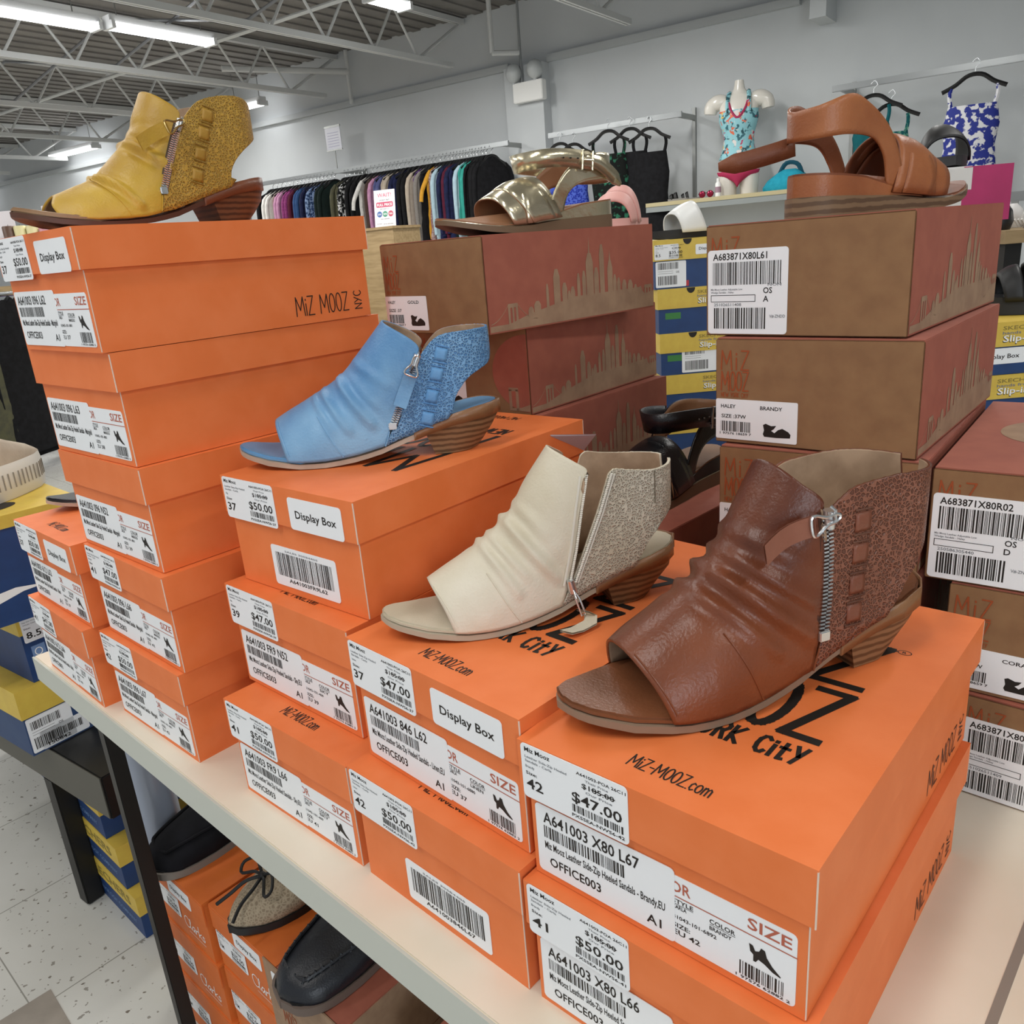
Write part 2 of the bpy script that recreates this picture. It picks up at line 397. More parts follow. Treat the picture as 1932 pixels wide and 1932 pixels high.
def full(code, desc, color, num, eu): return [('white', code, desc), ('size', 'CARLA', color, num, eu)]
SA = 'in the tall stack under the yellow bootie'
orange_box('orange shoe box '+SA+', topmost, with a display sticker', -0.4677, 0.8182, 4, .1027, -0.7416, [('price', '37', '$50.00', 'Marigold'), ('display',)]+full('A641003 096 L62', 'Marigold', 'MARIGOLD', '41043-101-801', '37'))
orange_box('orange shoe box '+SA+', second from the top', -0.4659, 0.8253, 3, .1027, -0.7295, full('A641003 096 L63', 'Marigold', 'MARIGOLD', '41043-101-801', '38'))
orange_box('orange shoe box '+SA+', middle one of five', -0.4620, 0.8256, 2, .1027, -0.7379, full('A641003 096 N52', 'Marigold', 'MARIGOLD', '41043-101-801', '39'))
orange_box('orange shoe box '+SA+', second from bottom', -0.4587, 0.8221, 1, .1027, -0.7567, [('price', '41', '$47.00', 'Marigold')]+full('A641003 096 L66', 'Marigold', 'MARIGOLD', '41043-101-801', '41'))
orange_box('orange shoe box '+SA+', lowest, standing on the shelf', -0.4668, 0.8228, 0, .1027, -0.7436, [('price', '42', '$50.00', 'Marigold')]+full('A641003 096 L67', 'Marigold', 'MARIGOLD', '41043-101-801', '42'))
orange_box('orange shoe box carrying the black shoe toe at the left end, upper of two', -0.6071, 0.9505, 1, .1009, -0.7611, [('price', '37', '$50.00', 'Black'), ('display',)]+full('A641003 612 L62', 'Black', 'BLACK', '41043-101-001', '37'))
orange_box('orange shoe box at the far left shelf end, lower of two', -0.6168, 0.9527, 0, .1009, -0.7740, [('price', '41', '$47.00', 'Black')]+full('A641003 612 L66', 'Black', 'BLACK', '41043-101-001', '41'))
orange_box('orange shoe box carrying the blue bootie, topmost of its stack', -0.2542, 0.6945, 2, .1000, -0.7121, [('price', '37', '$50.00', 'Sky'), ('display',), ('bar', 'A641003FR9L62')], True)
bb_ = bpy.data.objects['shoe_box.007']; mb = MB(); mb.add([(.1805, .245, .096), (.202, .292, .088), (.1805, .3005, .068), (.1805, .2455, .0945), (.2005, .2915, .0865), (.1805, .2990, .0675)], [(0, 1, 2), (3, 5, 4), (0, 3, 4, 1), (1, 4, 5, 2), (2, 5, 3, 0)]); mb.build('lid_corner_flap', [mat('grey_lining_card', 'BDB6BE', .8)], bb_)
orange_box('orange shoe box in the middle of the blue bootie stack, marked size 39', -0.2671, 0.6891, 1, .1000, -0.7480, [('price', '39', '$47.00', 'Sky')]+full('A641003 FR9 N52', 'Sky,EU', 'SKY', '41043-101-409', '39'))
orange_box('orange shoe box on the shelf at the bottom of the blue bootie stack', -0.2769, 0.6572, 0, .1000, -0.7379, [('price', '41', '$50.00', 'Sky')]+full('A641003 FR9 L66', 'Sky,EU', 'SKY', '41043-101-409', '41'))
orange_box('orange shoe box carrying the cream bootie, with a display sticker', -0.1312, 0.5468, 1, .1026, -0.8012, [('price', '37', '$47.00', 'Linen'), ('display',)]+full('A641003 846 L62', 'Linen,EU', 'LINEN', '41043-101-6880', '37'))
orange_box('orange shoe box on the shelf below the cream bootie box', -0.1425, 0.5343, 0, .1026, -0.7737, [('price', '42', '$50.00', 'Linen'), ('bar', 'A641003846L67')])
orange_box('orange shoe box carrying the brown bootie, nearest to the viewer', -0.0080, 0.4140, 1, .0975, -0.7433, [('price', '42', '$47.00', 'Brandy')]+full('A641003 X80 L67', 'Brandy,EU', 'BRANDY', '41043-101-6892', '42'))
orange_box('orange shoe box on the shelf below the brown bootie box', -0.0115, 0.4080, 0, .0975, -0.7433, [('price', '41', '$50.00', 'Brandy')]+full('A641003 X80 L66', 'Brandy,EU', 'BRANDY', '41043-101-6892', '41'))

# ------------------------------------------------------------------ the brown card boxes with a skyline side
KW, KL = 0.172, 0.2727
SKY = [(62,8,22),(72,10,27),(88,4,43),(103,10,57),(115,8,42),(122,5,33),(128,7,37),(138,5,50),(147,6,52),(157,12,70),(168,8,54),(178,8,78),(192,9,60),(200,6,44),(207,6,40),(217,8,37),(228,9,36),(238,6,30),(247,6,27)]
def skyline(p, x0=0.0, L=KL):
    k = .001
    base = [(x0, .002), (L-.0005, .002), (L-.0005, .020), (.255, .018), (.245, .026), (.13, .026), (.06, .015), (.03, .008), (x0, .008)]
    p.poly(base, 3)
    for x, w_, h_ in SKY:
        x *= k; w_ *= k; h_ *= k
        if x+w_/2 > L: continue
        p.poly([(x-w_/2, .01), (x+w_/2, .01), (x+w_/2, h_*.86), (x+w_*.22, h_), (x-w_*.22, h_), (x-w_/2, h_*.86)], 3, .00004)
    p.poly([(.1560, .07), (.1580, .07), (.1572, .088)], 3); p.poly([(.1905, .058), (.1935, .058), (.192, .072)], 3)
    for bx, sgn in ((.036, 1), (.262, -1)):                     # bridge towers and cables
        for a, b in ((-.007, -.004), (-.0012, .0012), (.004, .007)): p.rect(bx+a, .004, bx+b, .024, 3, .00004)
        p.rect(bx-.007, .024, bx+.007, .028, 3, .00004)
        for k2 in range(8):
            for d in (1, -1):
                x1, x2 = bx+d*(.007+k2*.0035), bx+d*(.007+(k2+1)*.0035); y1 = .026-.017*(1-(1-k2/8)**2); y2 = .026-.017*(1-(1-(k2+1)/8)**2)
                if min(x1, x2) < x0 or max(x1, x2) > L: continue
                p.poly([(x1, y1), (x2, y2), (x2, y2+.0008), (x1, y1+.0008)], 3)
def d_addr(code, num, letter):
    def f(p):
        p.text(code, .005, .0630, .0058, .050, 1); p.bars(.005, .0420, .068, .0610, 46, code)
        p.text('Miz Mooz Leather Adjustable Low', .003, .0375, .0016, .030, 3); p.text('Wedge Sandals - Haley', .003, .0350, .0016, .022, 3)
        for a in ((.003,.0275,.045,.0280),(.003,.0330,.045,.0335),(.003,.0275,.0035,.0335),(.0445,.0275,.045,.0335)): p.rect(*a)
        p.text(num, .006, .0240, .0026, .026, 3); p.text('OS', .052, .0345, .0050, .008, 1); p.text('A' if not letter else letter, .052, .0275, .0050, None, 1)
        p.text('NON', .056, .0405, .0022, .012, 3); p.bars(.006, .0045, .055, .0225, 34, num); p.text('V#-ZNDD', .058, .0140, .0026, .014, 3)
    return f
SANDPIC = [(0,.2),(.04,.5),(0,.9),(.1,1),(.3,.85),(.48,.9),(.4,.65),(.3,.5),(.42,.35),(.55,.6),(.7,.72),(.92,.5),(1,.3),(.98,.05),(.5,0),(.05,.02)]
def d_haley(color, size):
    def f(p):
        p.text('HALEY', .005, .0285, .0034, .014); p.text(color, .042, .0285, .0034, .020); p.text('SIZE :'+size, .0055, .0195, .0034, .0235)
        p.bars(.005, .0070, .033, .0165, 24, color+size); p.text('1 97576 18659 7', .004, .0042, .0022, .030)
        p.poly([(.045+a*.025, .0045+b*.0120) for a, b in SANDPIC], 1)
    return f
def kraft_box(label, x, y, z, yaw, h=.0935, st=(), circle=False, lobe=False, front_rot=False):
    t = thing('card_shoe_box', label, 'shoe box', (x, y, z+TZ), yaw, 'brown card shoe boxes with skyline sides')
    b = MB()
    b.box(0, KW, 0, .0016, 0, h-.0008, 0); b.box(.0002, KW-.0022, .0016, KL, 0, h-.002, 0)
    bo = b.build('carton', [M_KRAFT], t, bevel=.0012)
    s = MB(); s.box(KW-.0022, KW, .0020, KL, .0006, h-.0008, 0); skyline(Print(s, RIGHT(KW, 0, 0), .0002), .003)
    s.build('skyline_panel', [M_ROSE, M_INK, M_ROSE, M_KRAFTL], t, merge=False)
    l = MB(); l.box(.001, KW-.0004, .0024, KL, h-.002, h, 0)
    if circle:
        Print(l, TOP(0, 0, h), .0002).poly([(.076+.05*math.cos(a*PI/24), .145+.05*math.sin(a*PI/24)) for a in range(48)], 3)
    l.build('lid_flap', [M_ROSE, M_INK, M_ROSE, M_KRAFTL], t, merge=False)
    g = MB(); p = Print(g, FRONT(0, 0, 0), .0003)
    p.stroke('MiZ', .0055, .0665, .0165, .0255, .0013, 0, 0, .3); p.stroke('MOOZ', .0055, .0480, .0165, .0255, .0013, 0, 0, .12); p.stroke('NEW YORK CITY', .0055, .0420, .0038, .0255, .0005, 0)
    g.build('printed_name', [M_RUST], t, merge=False, normals=False)
    if lobe:
        q = MB(); pp = Print(q, FRONT(KW, 0, 0), .00045)
        pp.poly([(0, .002)]+[(-.052*math.sin(a*PI/20), .046-.043*math.cos(a*PI/20)) for a in range(21)]+[(0, .090)], 0)
        pp.rect(-.030, .006, -.026, .028, 1, .0001); pp.rect(-.020, .004, -.016, .028, 1, .0001); pp.rect(-.030, .026, -.016, .030, 1, .0001); pp.poly([(-.03,.004),(0,.004),(0,.012),(-.012,.008),(-.03,.006)], 1, .0001)
        q.build('round_flap', [M_ROSE, M_KRAFTL], t, merge=False, normals=False)
    for k in st:
        if k[0] == 'addr': sticker('address_label', t, FRONT(.002, -.0002, .0015), .0735, .0715, d_addr(*k[1:]), r=.003)
        else: sticker('size_label', t, FRONT(.0006, -.0002, .0035), .0755, .0365, d_haley(*k[1:]), r=.0015)
    return t
HK = .0951
kraft_box('brown card box carrying the tan sandal, topmost of its stack', .1893, .7464, 4*HK, -.7475, .0940, [('addr', 'A683871X80L61', '251026511408', 'A')])
kraft_box('brown card box labelled brandy, second from top under tan sandal', .1934, .7290, 3*HK, -.7186, .0940, [('haley', 'BRANDY', '37W')])
kraft_box('brown card box partly behind the brown bootie top, middle of tan sandal stack', .1935, .7159, 2*HK, -.6783, .0940, [('haley', 'BRANDY', '38')])
kraft_box('brown card box behind the brown bootie heel, second from bottom in tan sandal stack', .1940, .7180, 1*HK, -.7000, .0940, [('haley', 'BRANDY', '39')])
kraft_box('brown card box on the shelf hidden low behind the brown bootie', .1940, .7180, 0, -.7000, .0940)
MH = .0967
kraft_box('brown card box carrying the gold sandal, topmost of its stack', -.1247, .9582, 4*MH, -.8333, .0962, [('haley', 'GOLD', '37')])
kraft_box('brown card box with a round rose flap, under the gold sandal box', -.0992, 1.0040, 3*MH, -.7205, .0962, [('haley', 'GOLD', '38')], lobe=True)
kraft_box('brown card box third from top in the gold sandal stack', -.0900, .9990, 2*MH, -.7400, .0962)
kraft_box('brown card box fourth from top in the gold sandal stack', -.1050, 1.0100, 1*MH, -.7400, .0962)
kraft_box('brown card box on the shelf below the gold sandal stack', -.1050, 1.0100, 0, -.7400, .0962)
NH = .0937
kraft_box('brown card box at the right edge, top of three, rose lid with a plain circle', .3336, .6084, 2*NH, -.6799, .0932, [('addr', 'A683871X80R02', '250586305440', 'D')], circle=True)
kraft_box('brown card box at the right edge labelled coral, middle of three', .3480, .5950, NH, -.7000, .0932, [('haley', 'CORAL', '38W')])
kraft_box('brown card box at the right edge, lowest of three, on the shelf', .3593, .5786, 0, -.7433, .0932, [('addr', 'A683871X80L67', '251026511409', 'A')])
pa = math.radians(44.3)-PI/2
px_ = Vector((.119, .729, 0)) - Vector((math.cos(pa), math.sin(pa), 0))*KW
kraft_box('brown card box carrying the black sandal, behind the cream bootie', px_.x, px_.y, .0935, pa, .0930)
kraft_box('brown card box on the shelf under the black sandal box', px_.x, px_.y, 0, pa, .0930)

# ------------------------------------------------------------------ the white shelf and its support
ED = Vector((.72037, -.69359, 0)); EN = Vector((.69359, .72037, 0)); E0 = Vector((-.653, .983, 0))   # front edge
def sh(a, b, z): return E0 + ED*a + EN*b + Vector((0, 0, z))
def slab(name, a0, a1, b0, b1, z0, z1, mats, parent=None, bevel=.0012, band=True):
    mb = MB(); M = Matrix(((ED.x, EN.x, 0, E0.x), (ED.y, EN.y, 0, E0.y), (0, 0, 1, 0), (0, 0, 0, 1)))
    mb.box(a0, a1, b0, b1, z0, z1, 0, M)
    o = mb.build(name, mats, parent, bevel=bevel); return o
t = thing('display_shelf', 'cream laminate shelf board carrying all the orange and brown shoe boxes', 'shelf', (0, 0, 0))
slab('board', 0, 1.62, .0015, .70, TZ-.033, TZ, [M_SHELF], t)
slab('edge_band', 0, 1.62, -.001, .0015, TZ-.0335, TZ-.0004, [M_SHELFE], t, bevel=0)
slab('groove', 1.088, 1.094, .02, .70, TZ-.0003, TZ+.0003, [mat('groove_grey', '8F867C', .7)], t, bevel=0)
tg = thing('support_post', 'shiny round metal post holding up the white shelf, beside the black bench', 'post', (-.598, 1.090, 0))
mb = MB(); mb.tube([(0, 0, 0.012), (0, 0, TZ-.034)], .031, 24); mb.build('tube', [mat('pale_post_paint', '9AA3B4', .3, .2)], tg, smooth=True)
mb = MB(); mb.tube([(0, 0, 0), (0, 0, .012)], .034, 24); mb.build('foot', [M_STEELD], tg, smooth=True)
tg = thing('shelf_upright', 'flat pale metal strip standing beside the round shelf post', 'post', (0, 0, 0))
slab('strip', -.062, -.050, .080, .092, 0, TZ-.034, [mat('pale_metal', 'A9AFAE', .4, .3)], tg)

# ------------------------------------------------------------------ heeled peep-toe booties
OUT = [(0, 0), (.004, .011), (.012, .0185), (.03, .0285), (.05, .0355), (.075, .0390), (.095, .0380), (.12, .0345), (.15, .0300), (.18, .0285), (.205, .0285), (.222, .0235), (.231, .0145), (.2355, .005), (.237, 0)]
SPR = [(0, .0125), (.012, .0085), (.03, .0040), (.06, .0002), (.085, .0002), (.11, .0025), (.13, .0065), (.155, .0150), (.175, .0215), (.195, .0270), (.22, .0305), (.237, .0315)]
OUT2 = [(0, 0), (.001, .012), (.004, .0205), (.010, .0285), (.018, .0335), (.030, .0375), (.05, .0400), (.075, .0405), (.095, .0385), (.12, .0350), (.15, .0320), (.18, .0305), (.205, .0295), (.222, .0240), (.231, .0150), (.2355, .005), (.237, 0)]
OUTC = [OUT]
def outline_ring(x0, x1, z, scale=1.0, n=28, inset=0.0):
    up = [(x0+(x1-x0)*(0.5-0.5*math.cos(PI*i/n))) for i in range(n+1)]
    def hw(x): return max(0.0, interp(OUTC[0], x)-inset)
    a = [(x, -hw(x)) for x in up]; b = [(x, hw(x)) for x in up[::-1][1:-1]]
    return a+b
def sole_slab(mb, z0f, z1f, inset=0.0, mi=0, xr=(0, .237), n=30):
    ring = outline_ring(xr[0]+inset, xr[1]-inset, 0, n=n, inset=inset)
    mb.loft([[(x, y, z0f(x)) for x, y in ring], [(x, y, z1f(x)) for x, y in ring]])
def spr(x): return interp(SPR, x)
def bootie(label, loc, rz, scale, mats, prof, heel=None, rand=None, zipside=True, tab='up', cap=False, pleats=()):
    """local axes: toe tip at x = 0, heel towards +x, the zip side faces -y"""
    t = thing('bootie', label, 'shoe', loc, rz, 'heeled peep toe booties', scale)
    mL, mQ, mIn, mSole = mats
    # sole, insole, rand and stacked heel
    mb = MB(); sole_slab(mb, lambda x: spr(x), lambda x: spr(x)+.0042); mb.build('outsole', [mSole], t, smooth=True)
    mb = MB(); sole_slab(mb, lambda x: spr(x)+.0042, lambda x: spr(x)+.0042+.0042+.002*sstep((x-.17)/.05), .0014)
    mb.build('insole', [mIn], t, smooth=True, bevel=.0012)
    mb = MB(); rings = []
    for k, (z, f) in enumerate([(.0, 0), (.010, .30), (.020, .62), (1, 1)]):
        xa = lerp(.1765, .1660, f); xb = lerp(.2155, .2372, f); r = []
        for i in range(15):
            u = i/14; x = lerp(xa, xb, 0.5-.5*math.cos(PI*u)); hw = lerp(interp([(.17,.0235),(.195,.0225),(.207,.016),(.2155,.0)], lerp(.1765, .2155, (x-xa)/(xb-xa))), interp(OUT, min(x, .2369)), f)
            r.append((x, -hw))
        r = r+[(x, -y) for x, y in r[::-1][1:-1]]
        if f == 1: rings.append([(x, y, spr(x)+.0004) for x, y in r])
        else: rings.append([(x, y, z) for x, y in r])
    mb.loft(rings); mb.build('heel', [heel or M_STACK], t, smooth=True)
    mb = MB(); ro = outline_ring(.160, .2385, 0, n=20, inset=-.0010); 
    mb.loft([[(x, y, spr(x)-.0012) for x, y in ro], [(x, y, spr(x)+.0075+.003*sstep((x-.17)/.05)) for x, y in ro]], caps=False)
    mb.build('heel_rand', [rand or M_RAND], t, smooth=True).modifiers.new('thick', 'SOLIDIFY').thickness = .0012
    # upper
    ridge = [(p.x, p.y) for p in catmull([(a, b, 0) for a, b in prof['ridge']], 40)]
    ext = [(-.02, .012)] + [(ridge[0][0]-.02, ridge[0][1]-.012)] + ridge + [(ridge[-1][0]+.03, ridge[-1][1]+.035)]
    def halfw(x, z):
        zz = (z-spr(x)); w0 = lerp(interp(OUT, min(x, .20))+.0016, prof.get('ankle', .031), sstep((zz-.01)/.085))
        d = dist_poly((x, z), ext); q = min(1, d/.040); e = math.sqrt(max(0, 1-(1-q)**2))
        xb = .2335 if z > .06 else .245
        db = max(0, xb-x); q2 = min(1, db/.032); e2 = math.sqrt(max(0, 1-(1-q2)**2))
        return w0*e*e2
    tob, sb, qb = prof['tob'], prof['sb'], prof['qb']
    zb, zt = prof['zb'], prof['zt']
    def bump(x, z):
        v = 0
        for poly, amp, sg in pleats:
            d = dist_poly((x, z), poly)
            L0 = math.hypot(x-poly[0][0], z-poly[0][1]); LT = sum(math.hypot(b[0]-a[0], b[1]-a[1]) for a, b in zip(poly[:-1], poly[1:]))
            v += amp*math.exp(-(d/sg)**2)*(1-.65*min(1, L0/LT)) - amp*.55*math.exp(-((d-sg*2.0)/(sg*1.1))**2)*(1-.65*min(1, L0/LT))
        return v
    def panel(name, top, bot, lef, rig, ni, nj, m, sides=(-1, 1), doridge=True):
        T = resample([(a, 0, b) for a, b in top], ni+1); Bq = resample([(a, 0, b) for a, b in bot], ni+1)
        Lq = resample([(a, 0, b) for a, b in lef], nj+1); Rq = resample([(a, 0, b) for a, b in rig], nj+1)
        mb = MB()
        for sd in sides:
            vs = []; fs = []
            for i in range(ni+1):
                u = i/ni
                for j in range(nj+1):
                    vv = j/nj; v = 1-(1-vv)**1.8
                    lq = Lq[0].lerp(Lq[-1], 0); jl = v*nj; j0 = min(nj-1, int(jl)); fr = jl-j0
                    l = Lq[j0].lerp(Lq[j0+1], fr); r = Rq[j0].lerp(Rq[j0+1], fr)
                    P = Bq[i]*(1-v)+T[i]*v + l*(1-u)+r*u - (Bq[0]*(1-u)*(1-v)+Bq[-1]*u*(1-v)+T[0]*(1-u)*v+T[-1]*u*v)
                    x, z = P.x, P.z; y = halfw(x, z); bb = bump(x, z)*min(1, .22+y/.026) if pleats else 0
                    # push along an approximate normal
                    e = 1e-3; gx = (halfw(x+e, z)-halfw(x-e, z))/(2*e); gz = (halfw(x, z+e)-halfw(x, z-e))/(2*e)
                    gx = max(-6, min(6, gx)); gz = max(-6, min(6, gz)); nn = Vector((-gx, 1, -gz)).normalized()
                    if bb:
                        x += nn.x*bb; y += nn.y*bb*min(1, y/.012); z += nn.z*bb
                    vs.append((x, sd*max(y, 0), z))
            for i in range(ni):
                for j in range(nj):
                    a = i*(nj+1)+j; fs.append((a, a+1, a+nj+2, a+nj+1) if sd < 0 else (a, a+nj+1, a+nj+2, a+1))
            mb.add(vs, fs)
        bm_o = mb.build(name, [m, M_LINING, mL], t, smooth='all', normals=False)
        bmm = bmesh.new(); bmm.from_mesh(bm_o.data); bmesh.ops.remove_doubles(bmm, verts=bmm.verts, dist=.0006); bmesh.ops.recalc_face_normals(bmm, faces=bmm.faces)
        # recalc may pick the inside: test one face on the -y side
        f0 = max(bmm.faces, key=lambda f: -f.calc_center_median().y)
        if f0.normal.y > 0: bmesh.ops.reverse_faces(bmm, faces=bmm.faces)
        bmm.to_mesh(bm_o.data); bmm.free()
        md = bm_o.modifiers.new('thickness', 'SOLIDIFY'); md.thickness = .0021; md.offset = -1; md.material_offset = 1; md.material_offset_rim = 2
        return bm_o
    zipc = prof['zipcurve']                         # sole seam -> zip bottom -> zip top
    gap = prof.get('gap', .0035)
    vz = [(a-gap*.5*min(1, i/(len(zipc)-1)*3), b) for i, (a, b) in enumerate(zipc)]
    qz = prof.get('qzip') or [(a+gap*.5*min(1, i/(len(zipc)-1)*3), b) for i, (a, b) in enumerate(zipc)]
    vc = [(p.x, p.y) for p in catmull([(a, b, 0) for a, b in [vz[-1]]+prof['collar']+[ridge[-1]]], 24)]
    solev = [(lerp(tob[0], sb[0], i/12), 0) for i in range(13)]
    solev = [(x, spr(x)+.0062) for x, _ in solev]
    vb = solev[:-1]+vz
    toe = [(p.x, p.y) for p in catmull([(a, b, 0) for a, b in [solev[0]]+prof.get('toemid', [])+[ridge[0]]], 14)]
    panel('vamp', ridge, vb, toe, vc, 72, 30, mL)
    soleq = [(x, spr(x)+.0062) for x in [lerp(qz[0][0], qb[0], i/12) for i in range(12)]]+[qb]
    qt = [(p.x, p.y) for p in catmull([(a, b, 0) for a, b in [qz[-1]]+prof['qtop']], 24)]
    qe = [(p.x, p.y) for p in catmull([(a, b, 0) for a, b in [qb]+prof['qback']+[prof['qtop'][-1]]], 24)]
    panel('quarter', qt, soleq, qz, qe, 44, 26, mQ)
    # zip on the near side
    zc = [(p.x, p.y) for p in resample([(a, b, 0) for a, b in zipc[1:]], 34)]
    def S(x, z, off=.0): return Vector((x, -(halfw(x, z)+off), z))
    if zipside:
        mb = MB()
        for i in range(len(zc)-1):
            (x, z), (x2, z2) = zc[i], zc[i+1]; d = Vector((x2-x, 0, z2-z)).normalized(); a = Vector((d.z, 0, -d.x))
            for k, off in ((0, -.0031), (1, .0001)):
                c0 = S(x, z, .0006)+a*off+d*(.0008 if k else 0)
                mb.tube([c0, c0+a*.0030], .00066, 5)
        mb.build('zip_teeth', [prof.get('teeth', M_STEEL)], t)
        mb = MB(); L0 = [S(x, z, -.0004) + Vector((-.0045, 0, 0)) for x, z in zc]; R0 = [S(x, z, -.0004) + Vector((.0045, 0, 0)) for x, z in zc]
        mb.add(L0+R0, [(i, i+1, len(zc)+i+1, len(zc)+i) for i in range(len(zc)-1)])
        mb.build('zip_tape', [prof.get('tape', mIn)], t).modifiers.new('th', 'SOLIDIFY').thickness = .0006
        x, z = zc[1]; mb = MB(); c = S(x, z, .0012); mb.box(c.x-.0034, c.x+.0034, c.y-.0012, c.y+.0012, c.z-.003, c.z+.003)
        mb.build('zip_stop', [M_STEEL], t, bevel=.0006)
        x, z = zc[-2]; c = S(x, z, .0028); d = Vector((zc[-1][0]-zc[-4][0], 0, zc[-1][1]-zc[-4][1])).normalized()
        mb = MB(); mb.tube([c-d*.006, c+d*.004], [.0028, .0036], 8); mb.tube([c-d*.002+Vector((0, -.002, 0)), c-d*.002+Vector((0, -.0042, 0)), c+d*.005+Vector((0, -.0042, 0)), c+d*.006+Vector((0, -.001, 0))], .0009, 6)
        mb.build('zip_slider', [M_STEEL], t, smooth=True)
        # wire ring and leather pull
        if tab == 'left': dirv = Vector((-.94, 0, -.34))
        elif tab == 'up': dirv = Vector((-.98, 0, -.18))
        else: dirv = Vector((-.42, 0, -.9))
        c2 = c+Vector((0, -.0045, .001)); sd = Vector((-dirv.z, 0, dirv.x))
        Lr = .015
        ring = [c2+sd*.0022, c2+dirv*.006+sd*.0025, c2+dirv*(Lr-.003)+sd*.0055, c2+dirv*Lr+sd*.0045, c2+dirv*Lr-sd*.0045, c2+dirv*(Lr-.003)-sd*.0055, c2+dirv*.006-sd*.0025, c2-sd*.0022, c2-dirv*.003]
        mb = MB(); mb.tube(catmull(ring, 36, True)[:-1], .0009, 6, closed=True); mb.build('pull_ring', [prof.get('ring', M_STEEL)], t, smooth=True)
        p0 = c2+dirv*(Lr-.001); pts = [p0+dirv*d_+Vector((0, .0025*math.sin(d_*120)+.002, (-.004*(d_/.03)**2 if tab != 'down' else 0))) for d_ in (0, .006, .012, .018, .024, .030)]
        mb = MB(); wv = .0058
        for q in (0.0, -.0014): mb.add([p+sd*wv+Vector((0, q, 0)) for p in pts]+[p-sd*wv+Vector((0, q, 0)) for p in pts], [(i, i+1, 7+i, 6+i) for i in range(5)])
        mb.add([p0+sd*wv, p0-sd*wv, p0-sd*wv+Vector((0, -.0014, 0)), p0+sd*wv+Vector((0, -.0014, 0))], [(0, 1, 2, 3)])
        mb.build('pull_tab', [prof.get('tabm', mL)], t, smooth=True)
        for (x, z) in prof['squares']:
            mb = MB(); ax = prof.get('sqdir', (.28, .96)); a = Vector((ax[1], 0, -ax[0])); d = Vector((ax[0], 0, ax[1])); vs = []
            for v in (-1, -.5, 0, .5, 1):
                for u in (-1, -.5, 0, .5, 1):
                    q = Vector((x, 0, z))+a*u*.0052+d*v*.0056; vs.append(S(q.x, q.z, .0002+.0008*(1-u*u*.5)*(1-(abs(v)**6)*.9)))
            mb.add(vs, [(i*5+j, i*5+j+1, i*5+j+6, i*5+j+5) for i in range(4) for j in range(4)])
            o = mb.build('woven_tab', [prof.get('sqm', mL)], t, smooth='all'); o.modifiers.new('th', 'SOLIDIFY').thickness = .0006
            mb = MB()
            for v in (-1.25, 1.25):
                q = Vector((x, 0, z))+d*v*.0056; pa_, pb_ = q-a*.006, q+a*.006; mb.tube([S(pa_.x, pa_.z, .0002), S(q.x, q.z, .0003), S(pb_.x, pb_.z, .0002)], .0007, 5)
            mb.build('slit', [prof.get('slit', mIn)], t)
    # stitch lines
    for line in prof.get('seams', []):
        pts = [(p.x, p.y) for p in catmull([(a, b, 0) for a, b in line], 26)]; mb = MB()
        mb.tube([S(x, z, .0002) for x, z in pts], .00055, 5); mb.build('seam', [prof.get('seamm', mL)], t, smooth=True)
    return t, S, halfw
PB = dict(ridge=[(.037, .040), (.049, .0465), (.068, .056), (.098, .073), (.120, .095), (.141, .118)], tob=(.049, .010), toemid=[(.044, .024)], sb=(.134, .0), qb=(.196, .0385),
          zb=(.142, .029), zt=(.173, .090), zipcurve=[(.134, .0135), (.142, .029), (.152, .050), (.163, .072), (.1705, .088)], collar=[(.1725, .093), (.1705, .0985), (.160, .107)],
          qtop=[(.1835, .100), (.194, .105), (.214, .1065), (.2325, .1065)], qback=[(.197, .043), (.2005, .053), (.211, .0655), (.222, .072), (.2325, .079)],
          squares=[(.1905, .088), (.1850, .0715), (.1790, .053), (.1735, .034)], seams=[[(.098, .0085), (.090, .022), (.078, .044)], [(.1345, .0135), (.137, .019), (.1395, .026)], [(.051, .0125), (.047, .024), (.0405, .039)]])
PLB = [([(.0975, .0735), (.110, .055), (.126, .034)], .0050, .0038), ([(.081, .0645), (.094, .047), (.106, .030)], .0034, .0030), ([(.074, .060), (.087, .041), (.092, .032)], .0022, .0026), ([(.112, .087), (.128, .076), (.142, .066)], .0016, .0034), ([(.104, .078), (.118, .062), (.130, .050)], .0012, .0030)]
blueA = leather('blue_leather', '3F76AA', '82AFD2', .42, .5, 12); blueQ = perforated('blue_perforated', '5E92C4', '84B2DA', '4A7CB0', .5)
bootie('sky blue peep toe heeled bootie with side zip on an orange box', (-.2411, .7204, TZ+.3000), .040, 1.0, (blueA, blueQ, leather('blue_insole', '5284AE', '6C9CC4', .45), M_SOLEW), dict(PB, sqm=leather('blue_strip', '5C92C6', '6FA3D0', .45), slit=leather('blue_slit', '4A7DB0', '568ABC'), tape=mat('blue_tape', '3A4552', .8)), tab='down', pleats=PLB)
PY = dict(PB, ridge=[(.036, .029), (.052, .035), (.076, .046), (.111, .079), (.120, .096), (.131, .116)], tob=(.032, .011), toemid=[(.030, .020)], sb=(.112, 0), zipcurve=[(.114, .0100), (.119, .027), (.130, .050), (.140, .070), (.1485, .087)],
          collar=[(.1510, .093), (.1500, .0985), (.142, .106)], qtop=[(.160, .098), (.172, .107), (.195, .112), (.216, .1115), (.2325, .105)], qback=[(.190, .040), (.196, .053), (.208, .0645), (.220, .072), (.2325, .082)],
          squares=[(.1770, .094), (.1705, .0785), (.1635, .061), (.1570, .042)], seams=[[(.086, .008), (.080, .021), (.068, .042)], [(.1145, .0115), (.116, .017), (.118, .025)]], ring=M_GOLD)
